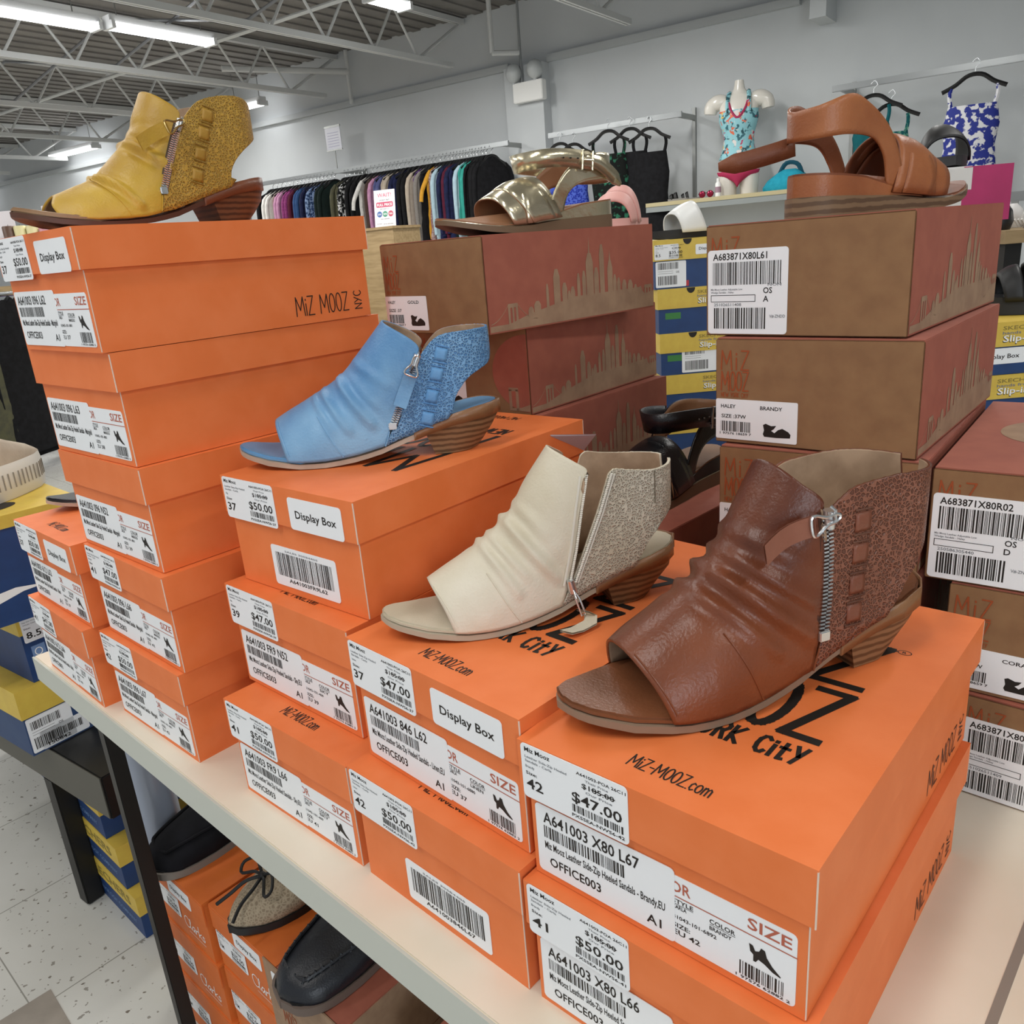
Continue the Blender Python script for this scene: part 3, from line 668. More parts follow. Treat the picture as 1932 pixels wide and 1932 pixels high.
PLY = [([(.104, .074), (.118, .060), (.132, .050)], .0056, .0036), ([(.072, .0450), (.084, .034), (.097, .017)], .0058, .0028), ([(.108, .082), (.128, .078)], .0022, .004)]
yelA = leather('mustard_leather', 'A27A26', 'CBA63E', .42, .45, 14); yelQ = perforated('mustard_perforated', 'B38A34', 'C8A044', 'A07D31', .5)
bootie('mustard yellow peep toe heeled bootie with side zip, highest on the left stack', (-.4036, .7405, TZ+5*.1027), .7541, 1.0, (yelA, yelQ, leather('tan_insole', '8A6A4C', '9C7A58'), M_SOLED), dict(PY, sqm=leather('mustard_strip', 'A37C2C', 'B48B35', .5), slit=leather('mustard_slit', '80611F', '957128'), tape=mat('brown_tape', '5A4A3A', .8)), heel=M_STACKD, rand=leather('red_brown_rand', '6E3F2A', '7E4C34', .35), tab='left', pleats=PLY)
PN = dict(PB, ridge=[(.038, .038), (.054, .046), (.073, .0565), (.103, .080), (.120, .104), (.138, .127)], zipcurve=[(.131, .0125), (.139, .029), (.146, .054), (.152, .084), (.158, .109)], collar=[(.1575, .1135), (.150, .119)],
          qzip=[(.131, .0125), (.1405, .029), (.151, .052), (.163, .080), (.173, .108)], qtop=[(.178, .1115), (.190, .109), (.210, .1065), (.2325, .107)], qback=[(.199, .043), (.205, .053), (.215, .0625), (.226, .070), (.2325, .076)], squares=[],
          seams=[[(.098, .0085), (.090, .022), (.078, .046)], [(.051, .0125), (.047, .024), (.0405, .037)]])
PLN = [([(.0985, .078), (.112, .058), (.129, .036)], .0046, .0038), ([(.079, .0625), (.088, .048), (.098, .030)], .0030, .0030), ([(.086, .067), (.098, .052), (.106, .042)], .0020, .0028), ([(.108, .088), (.124, .070)], .0014, .0034)]
linA = leather('cream_leather', 'C6BBA2', 'DAD2C0', .48, .45, 14); linQ = perforated('cream_perforated', 'BDB29C', 'CFC7B7', 'AFA491', .6)
bt, S, hw_ = bootie('cream peep toe heeled bootie with an open side zip on an orange box', (-.1022, .5438, TZ+.2052), .2400, .985, (linA, linQ, leather('cream_insole', 'B9AE96', 'C6BCA6', .5), mat('cream_sole_edge', 'B2A793', .6)), PN, zipside=False, pleats=PLN)
M_NYL = mat('cream_nylon', 'D8D3C6', .5)
for cv, off in ((PN['zipcurve'][1:], -.0022), (PN['qzip'][1:], .0008)):
    zc = resample([(a, 0, b) for a, b in cv], 60); mb = MB()
    for p in zc[1:]: q = S(p.x+off, p.z, .0012); mb.tube([q, q+Vector((.0018, 0, .0002))], .0008, 5)
    mb.build('zip_teeth', [M_NYL], bt)
    mb = MB(); mb.tube([S(p.x+(off*2.6 if off < 0 else off*5.5), p.z, .0004) for p in zc], .0009, 5); mb.build('zip_edge', [M_NYL], bt, smooth=True)
q = S(.139, .029, .002); mb = MB(); mb.tube([q+Vector((-.001, 0, .004)), q+Vector((.001, 0, -.006))], [.003, .0036], 8); mb.tube([q+Vector((0, -.003, -.003)), q+Vector((.003, -.008, -.008)), q+Vector((.006, -.010, -.020)), q+Vector((.003, -.011, -.021)), q+Vector((.000, -.008, -.008))], .0008, 6, closed=True)
mb.build('zip_slider', [M_STEEL], bt, smooth=True)
mb = MB(); pts = [q+Vector((.004, -.010, -.018)), q+Vector((.010, -.011, -.022)), q+Vector((.008, -.015, -.0262)), q+Vector((-.004, -.020, -.0272)), q+Vector((-.014, -.024, -.0255))]
for o_ in (0, .0014): mb.add([p+Vector((.0035, -.004, o_)) for p in pts]+[p+Vector((-.0035, .004, o_)) for p in pts], [(i, i+1, 6+i, 5+i) for i in range(4)])
mb.build('pull_tab', [linA], bt, smooth=True)
mb = MB(); mb.tube([S(.2095, z, .0002) for z in (.1055, .096, .088, .080)], .0005, 5); mb.build('slit', [mat('slit_shadow', '6E6454', .9)], bt)
PR = dict(PB, ridge=[(.037, .040), (.049, .0465), (.068, .056), (.092, .073), (.110, .096), (.129, .127)], zipcurve=[(.138, .0135), (.1445, .031), (.1465, .055), (.1465, .080), (.1455, .103)], collar=[(.1450, .108), (.1420, .1125), (.136, .118)],
          qtop=[(.1560, .1095), (.166, .114), (.195, .1155), (.2325, .113)], qback=[(.2000, .044), (.205, .054), (.216, .0645), (.226, .072), (.2325, .080)], sb=(.138, 0), squares=[(.1690, .0935), (.1685, .0755), (.1675, .0575), (.1665, .0405)], sqdir=(.02, 1.0),
          seams=[[(.102, .0085), (.096, .022), (.084, .048)], [(.1385, .0135), (.140, .019), (.1425, .026)], [(.051, .0125), (.047, .024), (.0405, .039)]])
PLR = [([(.0915, .0735), (.108, .058), (.137, .034)], .0042, .0042), ([(.080, .0650), (.096, .050), (.113, .032)], .0026, .0034), ([(.098, .082), (.115, .070), (.138, .054)], .0026, .0036), ([(.106, .092), (.122, .083), (.138, .075)], .0014, .0036)]
brA = leather('brandy_leather', '54291A', '82472A', .34, .4, 12); brQ = perforated('brandy_perforated', '7C4B38', '95624F', '643C2E', .36)
bootie('brandy brown peep toe heeled bootie with side zip, nearest shoe', (.0177, .4212, TZ+.1950), .3370, 1.12, (brA, brQ, leather('brown_insole', '6B4028', '7C4C31', .3), mat('taupe_sole_edge', '8C7460', .6)), dict(PR, tabm=leather('brandy_tab', '8A5643', '9A6652', .6), sqm=leather('brandy_strip', '774431', '87523D', .4), slit=leather('brandy_slit', '553020', '66402E'), tape=mat('brandy_tape', '4A2C20', .8)), tab='up', pleats=PLR)

# ------------------------------------------------------------------ more shoes
bkA = leather('black_leather', '131316', '1E1E24', .3, .4); M_TANIN = leather('tan_footbed', '8C5F40', '9C6E4C', .5)
bootie('black peep toe bootie half hidden behind the tall orange stack', (-.5700, .9640, TZ+2*.1009), .80, .98, (bkA, perforated('black_perforated', '1A1A1E', '26262C', '0A0A0C', .4), bkA, M_SOLEW), dict(PB), tab='down')
def arch(mb, xa, za, xb, zb_, xsa, xsb, hwf, zf, n=24, m=6, off=0.0, mi=0, bulge=.004):
    """band over the foot: front edge (side x xsa, apex xa, za), back edge (xsb, xb, zb_)"""
    vs = []
    for j in range(m+1):
        v = j/m; xs = lerp(xsa, xsb, v); xp = lerp(xa, xb, v); zp = lerp(za, zb_, v)+bulge*math.sin(PI*v)+off
        for i in range(n+1):
            q = PI*i/n; c = math.cos(q); s_ = math.sin(q)**.85
            x = lerp(xs, xp, s_); y = -math.copysign(abs(c)**.8, c)*(hwf(xs)+off); z = lerp(zf(xs), zp, s_); vs.append((x, y, z))
    k = n+1; mb.add(vs, [(j*k+i, j*k+i+1, (j+1)*k+i+1, (j+1)*k+i) for j in range(m) for i in range(n)], mi)
def ribbon(mb, path, width, up=None, n=40, closed=False, mi=0):
    P = catmull(path, n, closed); k = n; vs = []
    for i, p in enumerate(P):
        wv = Vector(up(i/(n-1), p)) if up else Vector((0, 0, 1)); w_ = width(i/(n-1)) if callable(width) else width
        vs += [p+wv*w_/2, p-wv*w_/2]
    mb.add(vs, [(2*i, 2*i+1, 2*i+3, 2*i+2) for i in range(k-1)], mi)
def solid(o, th, off=0, moff=0, sub=0):
    md = o.modifiers.new('th', 'SOLIDIFY'); md.thickness = th; md.offset = off
    if moff: md.material_offset = moff
    return o
def hwS(x): return interp(OUTC[0], min(max(x, 0), .2369))
def sandal(label, loc, rz, mats, mirror=1, tail='buckled', scale=1.0, ringz=.092):
    """mirror = 1: the buckle sits on the -y side"""
    t = thing('ankle_strap_sandal', label, 'shoe', loc, rz, 'ankle strap sandals', scale)
    mU, mIn, mOut, mEdge = mats
    bot = lambda x: interp([(0, .018), (.02, .012), (.05, .004), (.08, 0), (.24, 0)], x)
    mid = lambda x: bot(x)+interp([(0, .006), (.1, .009), (.15, .015), (.24, .0185)], x)
    top = lambda x: mid(x)+interp([(0, .003), (.10, .003), (.14, .010), (.18, .0185), (.24, .0215)], x)
    mb = MB(); sole_slab(mb, bot, mid, -.0012); mb.build('outsole', [mOut], t, smooth=True)
    mb = MB(); sole_slab(mb, mid, lambda x: top(x)-.002, .0008); mb.build('wedge', [mEdge], t, smooth=True)
    mb = MB(); sole_slab(mb, lambda x: top(x)-.002, top, .0014); mb.build('footbed', [mIn], t, smooth=True)
    for k, (xa, za, xb, zb_, xsa, xsb, off) in enumerate([(.062, .048, .106, .066, .076, .126, 0), (.092, .062, .124, .073, .094, .146, .0012), (.078, .056, .113, .070, .102, .136, .0024)]):
        mb = MB(); arch(mb, xa, za, xb, zb_, xsa, xsb, lambda x: hwS(x)+.001, lambda x: mid(x)+.003, off=off)
        solid(mb.build('vamp_strap', [mIn, mU], t, smooth='all', normals=False), .0018, 1, 1)
    bk_ = .064 if tail != 'loose' else .070
    lo = resample(catmull([(.150, 0, top(.15)-.003), (.157, 0, .048), (.174, 0, bk_-.004), (.205, 0, bk_), (.2338, 0, bk_-.002)], 40), 31)
    hi = resample(catmull([(.126, 0, top(.126)-.003), (.138, 0, .052), (.156, 0, .078), (.182, 0, .096), (.206, 0, .100 if tail != 'loose' else .104), (.2338, 0, .098 if tail != 'loose' else .094)], 40), 31)
    qw = lambda x: .0315*math.sqrt(max(0, 1-(1-min(1, max(0, .2342-x)/.034))**2))
    mb = MB(); m = 6; vs = []
    full = [(-1, i) for i in range(31)]+[(1, i) for i in range(29, -1, -1)]
    for sd, i in full:
        for j in range(m+1):
            P = lo[i].lerp(hi[i], j/m); y = qw(P.x)
            if i < 8: y = lerp(hwS(P.x)-.001, y, i/8)
            vs.append((P.x, sd*y, P.z))
    k = len(full); mb.add(vs, [(a*(m+1)+b, a*(m+1)+b+1, (a+1)*(m+1)+b+1, (a+1)*(m+1)+b) for a in range(k-1) for b in range(m)])
    o = mb.build('quarter', [mU, mIn], t, smooth='all', normals=True)
    if (max(o.data.polygons, key=lambda f: -f.center.y)).normal.y > 0: o.data.flip_normals()
    solid(o, .0022, -1, 1)
    s_ = -mirror
    if tail == 'loose':
        mb = MB(); path = [(.214, s_*.022, .067), (.232, s_*.030, .062), (.252, s_*.045, .057), (.270, s_*.061, .054)]
        ribbon(mb, path, lambda u: .0185 if u < .8 else lerp(.0185, .008, (u-.8)/.2), lambda u, p: (.1, 0, .99), 30)
        solid(mb.build('strap_tail', [mIn], t, smooth='all', normals=False), .0026, 0)
        return t
    path = [(.192, s_*.0345, .087), (.160, s_*.0350, .0925), (.132, s_*.029, .094), (.113, s_*.012, .092), (.110, -s_*.008, .091), (.122, -s_*.025, .092), (.150, -s_*.0335, .090), (.180, -s_*.0335, .085)]
    mb = MB(); ribbon(mb, path, .0235, lambda u, p: Vector(((p.x-.16)*3.0, p.y*5, .93)).normalized(), 64)
    solid(mb.build('ankle_strap', [mU], t, smooth='all', normals=False), .0024, 0)
    mb = MB(); path = [(.176, s_*.0365, .0900), (.196, s_*.0375, .0850), (.214, s_*.036, .072), (.230, s_*.034, .056)]
    ribbon(mb, path, lambda u: .0175 if u < .82 else lerp(.0175, .005, (u-.82)/.18), lambda u, p: (.5, 0, .86), 30)
    solid(mb.build('strap_tail', [mU], t, smooth='all', normals=False), .0022, 0)
    mb = MB(); c = Vector((.180, s_*.0375, .0895)); mb.tube([c+Vector(v) for v in ((-.007, 0, -.012), (.007, 0, -.014), (.009, 0, .011), (-.005, 0, .013))], .0017, 6, closed=True); mb.tube([c+Vector((-.006, s_*.002, 0)), c+Vector((.008, s_*.002, -.001))], .0011, 6)
    mb.build('buckle', [mU if mirror > 0 and mU.node_tree.nodes['Principled BSDF'].inputs['Metallic'].default_value > .5 else M_STEEL], t, smooth=True)
    for k2 in range(3):
        mb = MB(); q = Vector((.168-.010*k2, s_*(.0368), .0918+.0006*k2)); mb.tube([q, q+Vector((0, s_*.0008, 0))], .0011, 8); mb.build('strap_hole', [M_INK if mU.name != 'black_leather' else M_STEELD], t)
    return t
goldL = mat('gold_foil', 'C2B89A', .24, .8, col2='D6CDB4', nscale=26, bump=.3, bscale=70, bdist=.002)
M_BRSOLE = mat('brown_layered_sole', '7D664C', .6, col2='5C4733', kind='wave', nscale=40)
sandal('metallic gold ankle strap sandal on a brown card box', (-.0560, .9150, TZ+5*MH-.0005), .52, (goldL, leather('gold_lining', '8A5F42', '9A6E4E', .5), mat('gold_sandal_sole', '6F5B45', .6), goldL), 1, scale=(.97, .97, .80))
tanL = leather('tan_leather', '8E5230', 'A5673F', .38, .4)
sandal('tan brown ankle strap sandal with its strap end loose, on a card box', (.4630, .8480, TZ+5*HK-.0010), PI+.50, (tanL, leather('tan_sandal_lining', '6E3B22', '80492C', .5), M_BRSOLE, tanL), 1, 'loose', (.96, .96, .90))
sandal('black ankle strap sandal half hidden between the orange and card boxes', (.0840, .8050, TZ+.0935+.0930), .72, (bkA, leather('black_sandal_footbed', '8A6547', '977152', .5), mat('olive_sole', '6D5D47', .6), mat('black_wedge', '1A1918', .5)), 1, 'buckled', .95, .097)

def lowshoe(label, loc, rz, scale, mU, mSole, mIn, name='flat_shoe', bow=None, apron=True, stitched=False, cat='shoe', group=None):
    OUTC[0] = OUT2 if apron else OUT
    t = thing(name, label, cat, loc, rz, group, scale)
    mb = MB(); sole_slab(mb, lambda x: .004*max(0, 1-x/.04), lambda x: .004*max(0, 1-x/.04)+.010, -.002); mb.build('sole', [mSole], t, smooth=True)
    mb = MB(); sole_slab(mb, lambda x: .010+.004*max(0, 1-x/.04), lambda x: .0125+.004*max(0, 1-x/.04), .004); mb.build('insole', [mIn], t, smooth=True)
    ridge = [(p.x, p.y) for p in catmull([(.000, .020, 0), (.012, .033, 0), (.035, .042, 0), (.065, .050, 0), (.095, .060, 0)], 30)]
    topl = [(p.x, p.y) for p in catmull([(.095, .060, 0), (.115, .053, 0), (.150, .047, 0), (.190, .051, 0), (.225, .060, 0), (.236, .062, 0)], 34)][1:]
    ext = [(-.006, .004)]+ridge+[(.13, .075)]
    def hw(x, z):
        d = dist_poly((x, z), ext); q = min(1, d/.030); e = math.sqrt(max(0, 1-(1-q)**2)); db = max(0, .2385-x); q2 = min(1, db/.03)
        return (hwS(min(x, .2))+.004*math.sin(PI*min(1, max(0, (z-.01)/.04))))*e*math.sqrt(max(0, 1-(1-q2)**2)) if x > .002 else 0
    top = ridge+topl; n = len(top); mb = MB(); m = 14
    for sd in (-1, 1):
        vs = []
        for i, (tx, tz) in enumerate(top):
            bx = lerp(.0005, .2375, i/(n-1)); bz = .010+.004*max(0, 1-bx/.04)
            for j in range(m+1):
                v = 1-(1-j/m)**1.7; x = lerp(bx, tx, v); z = lerp(bz, tz, v); vs.append((x, sd*hw(x, z), z))
        mb.add(vs, [(i*(m+1)+j, i*(m+1)+j+1, (i+1)*(m+1)+j+1, (i+1)*(m+1)+j) if sd < 0 else (i*(m+1)+j, (i+1)*(m+1)+j, (i+1)*(m+1)+j+1, i*(m+1)+j+1) for i in range(n-1) for j in range(m)])
    o = mb.build('upper', [mU, mIn], t, smooth='all', normals=False)
    b2 = bmesh.new(); b2.from_mesh(o.data); bmesh.ops.remove_doubles(b2, verts=b2.verts, dist=.0008); bmesh.ops.recalc_face_normals(b2, faces=b2.faces)
    f0 = max(b2.faces, key=lambda f: -f.calc_center_median().y)
    if f0.normal.y > 0: bmesh.ops.reverse_faces(b2, faces=b2.faces)
    b2.to_mesh(o.data); b2.free(); solid(o, .0022, -1, 1)
    if apron:
        mb = MB(); line = []
        for k in range(41):
            a = -1+2*k/40; x = lerp(.018, .110, abs(a)**1.8); z = lerp(.030, .045, abs(a)); line.append(Vector((x, (-1 if a < 0 else 1)*hw(x, z)*min(1, abs(a)*6), z+.0025)))
        mb.tube(line, .0022, 6); mb.build('apron_seam', [mU], t, smooth=True)
        if stitched:
            mb = MB()
            for q in line[1::2]: mb.tube([q+Vector((-.003, 0, -.003)), q+Vector((0, 0, .0028)), q+Vector((.003, 0, 0))], .0013, 5)
            mb.build('stitching', [mU], t, smooth=True)
    if bow:
        c = Vector((.052, 0, .0535)); mb = MB()
        for sd in (-1, 1):
            mb.tube(catmull([c, c+Vector((.004, sd*.020, .012)), c+Vector((-.006, sd*.036, .004)), c+Vector((-.014, sd*.030, -.004)), c+Vector((-.004, sd*.012, .002)), c], 24), .0020, 6)
            mb.tube(catmull([c, c+Vector((-.018, sd*.010, -.002)), c+Vector((-.038, sd*.014, -.010)), c+Vector((-.054, sd*.022, -.020))], 16), .0023, 6)
        mb.ell(c, .005, .006, .005); mb.build('bow', [bow], t, smooth=True)
        mb = MB(); mb.tube([Vector((x, -hw(x, z), z)) for x, z in topl]+[Vector((x, hw(x, z), z)) for x, z in topl[::-1]], .0028, 6); mb.build('binding', [bow], t, smooth=True)
    OUTC[0] = OUT
    return t
def slide(label, loc, rz, mStrap, mSole, scale=1.0, soleh=.028, cross=False, group=None, wide=1.0):
    t = thing('slide_sandal', label, 'shoe', loc, rz, group, scale)
    mb = MB(); sole_slab(mb, lambda x: .004*max(0, 1-x/.03), lambda x: soleh, -.002); mb.build('sole', [mSole], t, smooth=True, bevel=.002)
    for q in (((.050, .060, .110, .088, .060, .135, 0),) if not cross else ((.045, .055, .075, .072, .055, .085, 0), (.085, .072, .115, .085, .100, .130, 0))):
        xa, za, xb, zb_, xsa, xsb, off = q; mb = MB()
        arch(mb, xa, soleh+za-.02, xb, soleh+zb_-.02, xsa, xsb, lambda x: hwS(x)*wide+.002, lambda x: soleh-.008)
        solid(mb.build('strap', [mStrap], t, smooth='all', normals=False), .004, 1)
    return t

# ------------------------------------------------------------------ boxes of the other makers
M_NAVY = mat('navy_card', '1D3F73', .5, col2='1A3A6B', nscale=30); M_YEL = mat('yellow_card', 'D9BC4F', .5, col2='D2B24A', nscale=40)
M_WHITEINK = mat('white_ink', 'F2F2F0', .5); M_GREEN = mat('green_tag', '3C7F3F', .5); M_REDTAG = mat('red_tag', 'B5323C', .5)
M_NAVYDK = mat('worn_navy_card', '27406B', .6, col2='324a70', nscale=14)
def yellow_box(label, loc, yaw, w_=.20, l_=.33, h=.115, group=None, st=(), lidh=.045, lidover=.003, body=None, notch=True, front=True, side_text=False, top_text=False):
    t = thing('shoe_box', label, 'shoe box', loc, yaw, group)
    mb = MB(); o = lidover; mb.box(o, w_-o, o, l_-o, 0, h-.002)
    p = Print(mb, FRONT(0, o, 0), .0004)
    if 'green' in st: p.rect(.02, .036, .060, .052, 2)
    if 'redtag' in st: p.rect(.035, .004, .090, .018, 3); p.text('WIDE FIT', .042, .0075, .0062, .040, 1)
    if 'wash' in st:
        p.text('MACHINE', .042, .055, .0095, .062, 1); p.text('WASHABLE', .042, .043, .0095, .070, 1); p.rect(.014, .042, .037, .066, 4); p.stroke('O', .019, .047, .013, .012, .0016, 1)
    if 'swirl' in st: p.poly([(.02,.03),(.05,.055),(.10,.060),(.15,.052),(.11,.05),(.07,.040),(.04,.02)], 1)
    if side_text:
        M2 = Matrix(((0,0,-1,o),(-1,0,0,l_),(0,1,0,0),(0,0,0,1))); q = Print(mb, M2, .0004); q.text('COMFORT TECHNOLOGY COMPANY', .02, .022, .0105, .28, 1)
    mb.build('base', [body or M_NAVY, M_WHITEINK, M_GREEN, M_REDTAG, mat('pale_blue_ink', '6E8CB8', .5)], t, merge=False)
    mb = MB(); mb.box(0, w_, 0, l_, h-lidh, h); p = Print(mb, FRONT(0, 0, h-lidh), .0004)
    if notch: p.poly([(w_*.42+.011*math.cos(a), lidh-.0005+.0135*math.sin(a)) for a in [-PI+PI*k/14 for k in range(15)]], 1)
    if front:
        p.text('SKECHERS', w_*.50, lidh*.68, lidh*.16, w_*.38, 4); p.text('hands free', w_*.50, lidh*.50, lidh*.12, w_*.30, 3)
        p.z = .0003; p.text('Slip-ins', w_*.505, lidh*.17, lidh*.30, w_*.34, 1); p.z = .0006; p.text('Slip-ins', w_*.51, lidh*.20, lidh*.27, w_*.33, 2)
    if side_text:
        M2 = Matrix(((0,0,-1,0),(-1,0,0,l_),(0,1,0,h-lidh),(0,0,0,1))); q = Print(mb, M2, .0004); q.text('SKECHERS', .05, .012, .020, .18, 4); q.rect(.24, .006, .30, .038, 3); q.text('Slip-ins', .245, .014, .010, .05, 2)
    if top_text:
        q = Print(mb, TOP(0, 0, h), .0004); q.poly([(.10+.05*math.cos(a*PI/16), .07+.030*math.sin(a*PI/16)) for a in range(32)], 1); q.z = .0007; q.text('S', .085, .052, .036, .030, 2); q.z = .0004; q.text('SKECHERS', .03, .13, .022, .14, 1); q.text('Slip-ins', .05, .20, .018, .1, 4); q.text('hands free', .02, .012, .012, .07, 1)
    mb.build('lid', [M_YEL, M_INK, M_WHITEINK, M_GREY, mat('olive_ink', '8C7B3A', .6)], t, merge=False)
    for s_ in st:
        if s_ == 'display': sticker('display_sticker', t, FRONT(w_*.52, -.0003, h-lidh+.010), .068, .024, d_display)
        if s_ == 'display_low': sticker('display_sticker', t, FRONT(w_*.30, .0026, .018), .082, .026, lambda p: p.text('Display Box', .010, .009, .0075, .062))
        if s_ == 'price': sticker('price_sticker', t, FRONT(.002, -.0003, h-lidh+.003), .062, .036, d_price('8.5', '$35.00', 'Navy'))
        if s_ == 'size': sticker('price_sticker', t, FRONT(.006, -.0003, h-.054), .062, .050, lambda p: (p.text('Sneakers', .003, .043, .0036, .022), p.text('Slip-Ins Virtue - Sweet', .003, .037, .0022, .04, 3), p.text('Wide Natural', .003, .032, .0022, .03, 3), p.text('Size:', .003, .0245, .0030, .012), p.text('8.5/M', .005, .007, .0120, .048)))
        if s_ == 'size12': sticker('price_sticker', t, FRONT(.020, -.0003, h-lidh+.004), .062, .036, lambda p: (p.text('Sneakers', .004, .029, .0034, .022), p.text('Slip-Ins Arch Fit', .004, .022, .0024, .03, 3), p.text('12/M', .008, .006, .0095, .034)))
        if s_ == 'addr': sticker('address_label', t, FRONT(.005, o-.0004, .004), .078, h-lidh-.006 if h-lidh < .075 else .068, lambda p: (p.bars(.006, .044, .060, .060, 30, 'z'), p.rect(.006, .034, .045, .0346), p.rect(.006, .039, .045, .0396), p.text('OS', .052, .034, .005, .008), p.bars(.006, .006, .055, .028, 26, 'q')))
        if s_ == 'addr_mid': sticker('address_label', t, FRONT(.058, o-.0004, .004), .095, .062, lambda p: (p.bars(.008, .046, .060, .060, 28, 'z2'), p.rect(.008, .036, .05, .0366), p.rect(.008, .041, .05, .0416), p.bars(.008, .006, .070, .030, 30, 'q2')))
        if s_ == 'number': sticker('barcode_label', t, FRONT(.022, o-.0004, .003), .085, .036, lambda p: (p.bars(.012, .012, .075, .027, 30, 'n'), p.text('150842', .010, .0035, .0065, .040)))
    return t
GS = 'yellow lidded navy shoe boxes'
# stack behind the card boxes, between them
sy = math.radians(2.0)
SX, SYY = .405, 2.12
for k, (lab, st_, dx, hh) in enumerate([('navy box with yellow lid and display sticker, topmost between the card stacks', ('green', 'redtag', 'price', 'display', 'addr'), 0.0, .119),
      ('second navy box with a yellow lid in the stack between the card stacks', ('green',), .008, .112), ('third navy box with a yellow lid in the stack between the card stacks', ('green', 'addr_mid'), .012, .108), ('lowest visible navy box with a narrow yellow lid in the stack between the card stacks', (), .022, .108),
      ('navy box low in the stack between the card stacks, mostly hidden', (), .02, .108), ('navy box at the foot of the stack between the card stacks', (), .02, .108)]):
    z0 = TZ+.455-[0, .119, .231, .339, .447, .555][k]-hh
    yellow_box(lab, (SX+dx, SYY, z0), sy, .205, .30, hh, GS, st_, lidh=.050, notch=k < 3, front=k > 0)
yellow_box('navy box with a size 12 price label, right of the stack between the card stacks', (SX+.205+.022+.004, SYY+.005, TZ+.455-.555+.108), sy, .19, .30, .108, GS, ('size12',), notch=False, front=False)
hb = TZ+.455-.663
tl = thing('display_table', 'wooden display table under the yellow lidded boxes beyond the card stacks', 'table', (0, 0, 0))
M_WOOD = mat('pale_wood', 'A48C66', .6, col2='8F7854', nscale=6, stretch=(1, 8, 8))
mb = MB(); mb.box(.20, 1.12, 2.0, 2.6, hb-.03, hb-.0005); mb.build('tabletop', [M_WOOD], tl, bevel=.002)
for x, y in ((.24, 2.04), (1.08, 2.04), (.24, 2.56), (1.08, 2.56)): mb = MB(); mb.box(x-.02, x+.02, y-.02, y+.02, 0, hb-.03); mb.build('leg', [M_BLACKM], tl)
slide('white strap slide sandal with a black sole on the navy box stack', (SX+.010, SYY+.06, TZ+.4555), .30, M_WHITEP, mat('black_rubber', '1B1B1C', .6), 1.0, .022, wide=1.25)
# right hand stack
R0 = Vector((.730, 1.33, 0))
zr = [.292, .205, .118, .031, -.056]
for k, lab in enumerate(['topmost navy box with yellow lid at the right edge, under the black strap sandal', 'second navy box with yellow lid at the right edge', 'third navy box with yellow lid at the right edge behind the card box', 'fourth navy box at the right edge, hidden behind the card boxes', 'lowest navy box at the right edge, hidden behind the card boxes']):
    yellow_box(lab, (R0.x, R0.y, TZ+zr[k]-.087), .02, .19, .30, .0865, GS, ('display_low',) if k == 0 else (), lidh=.040, notch=False)
tl = thing('side_table', 'low table under the navy boxes at the right edge', 'table', (0, 0, 0))
zt_ = TZ+zr[4]-.0875
mb = MB(); mb.box(.69, 1.5, 1.31, 1.645, zt_-.03, zt_-.0005); mb.build('tabletop', [M_WOOD], tl, bevel=.002)
for x, y in ((.71, 1.33), (1.48, 1.33), (.71, 1.625), (1.48, 1.625)): mb = MB(); mb.box(x-.015, x+.015, y-.015, y+.015, 0, zt_-.03); mb.build('leg', [M_BLACKM], tl)
slide('black double strap sandal on the yellow lidded box at the right edge', (R0.x+.105, R0.y+.14, TZ+zr[0]+.0005), -.35, mat('black_strap', '141415', .5), mat('black_rubber', '1B1B1C', .6), 1.0, .030, True, wide=1.15)
M_PINK = mat('magenta_card', 'B72C68', .55, col2='A8265E', nscale=12); M_WCARD = mat('white_card', 'DAD8D6', .6)
t = thing('shoe_box', 'white and magenta shoe box under a black slide, behind the tan sandal', 'shoe box', (.859, 1.70, TZ+.446), -.10)
mb = MB(); mb.box(0, .077, 0, .24, 0, .103); p = Print(mb, FRONT(0, 0, 0), .0004); p.text('women', .012, .070, .015, .055, 1); mb.build('carton', [M_WCARD, mat('crimson_ink', 'B0324E', .6)], t, merge=False)
mb = MB(); mb.box(.077, .170, 0, .24, 0, .1035); mb.build('sleeve', [M_PINK], t)
mb = MB(); mb.box(-.001, .096, -.0015, .24, .058, .1047); mb.build('lid', [M_WCARD], t, bevel=.003)
slide('black slide sandal on the white and magenta shoe box', (.925, 1.71, TZ+.446+.1050), 1.35, mat('black_strap', '141415', .5), mat('charcoal_rubber', '2E2E30', .6), 1.0, .022, wide=1.2)
for k in range(9):
    t = thing('shoe_box', 'white shoe box in the hidden stack below the magenta box', 'shoe box', (.760, 1.715, TZ+.4455-.1165*(k+1)), -.10, 'white shoe boxes behind the tan sandal stack')
    if k == 0: t['label'] = 'topmost white shoe box, directly under the magenta box'
    mb = MB(); mb.box(.002, .15, .002, .2, 0, .1155); mb.build('carton', [M_WCARD], t); mb = MB(); mb.box(0, .152, 0, .202, .075, .116); mb.build('lid', [M_WCARD], t, bevel=.002)
slide('pale pink strap sandal behind the gold sandal', (.185, 1.40, TZ+.4830), 1.1, mat('pink_rubber', 'E3A9A0', .5), mat('pink_rubber', 'E3A9A0', .5), .85, .020, True, wide=1.1)
for j in range(6):
    t = thing('shoe_box', 'pale shoe box in the hidden stack under the pink strap sandal', 'shoe box', (.045, 1.36, TZ+.3605-.1225*j), .02, 'pale shoe boxes behind the gold sandal stack')
    if j == 0: t['label'] = 'topmost pale shoe box, directly under the pink strap sandal'
    mb = MB(); mb.box(.002, .19, .002, .25, 0, .12); mb.build('carton', [M_WCARD], t); mb = MB(); mb.box(0, .192, 0, .252, .085, .122); mb.build('lid', [M_WCARD], t, bevel=.002)
hp = TZ+.3605-.1225*5-.0005
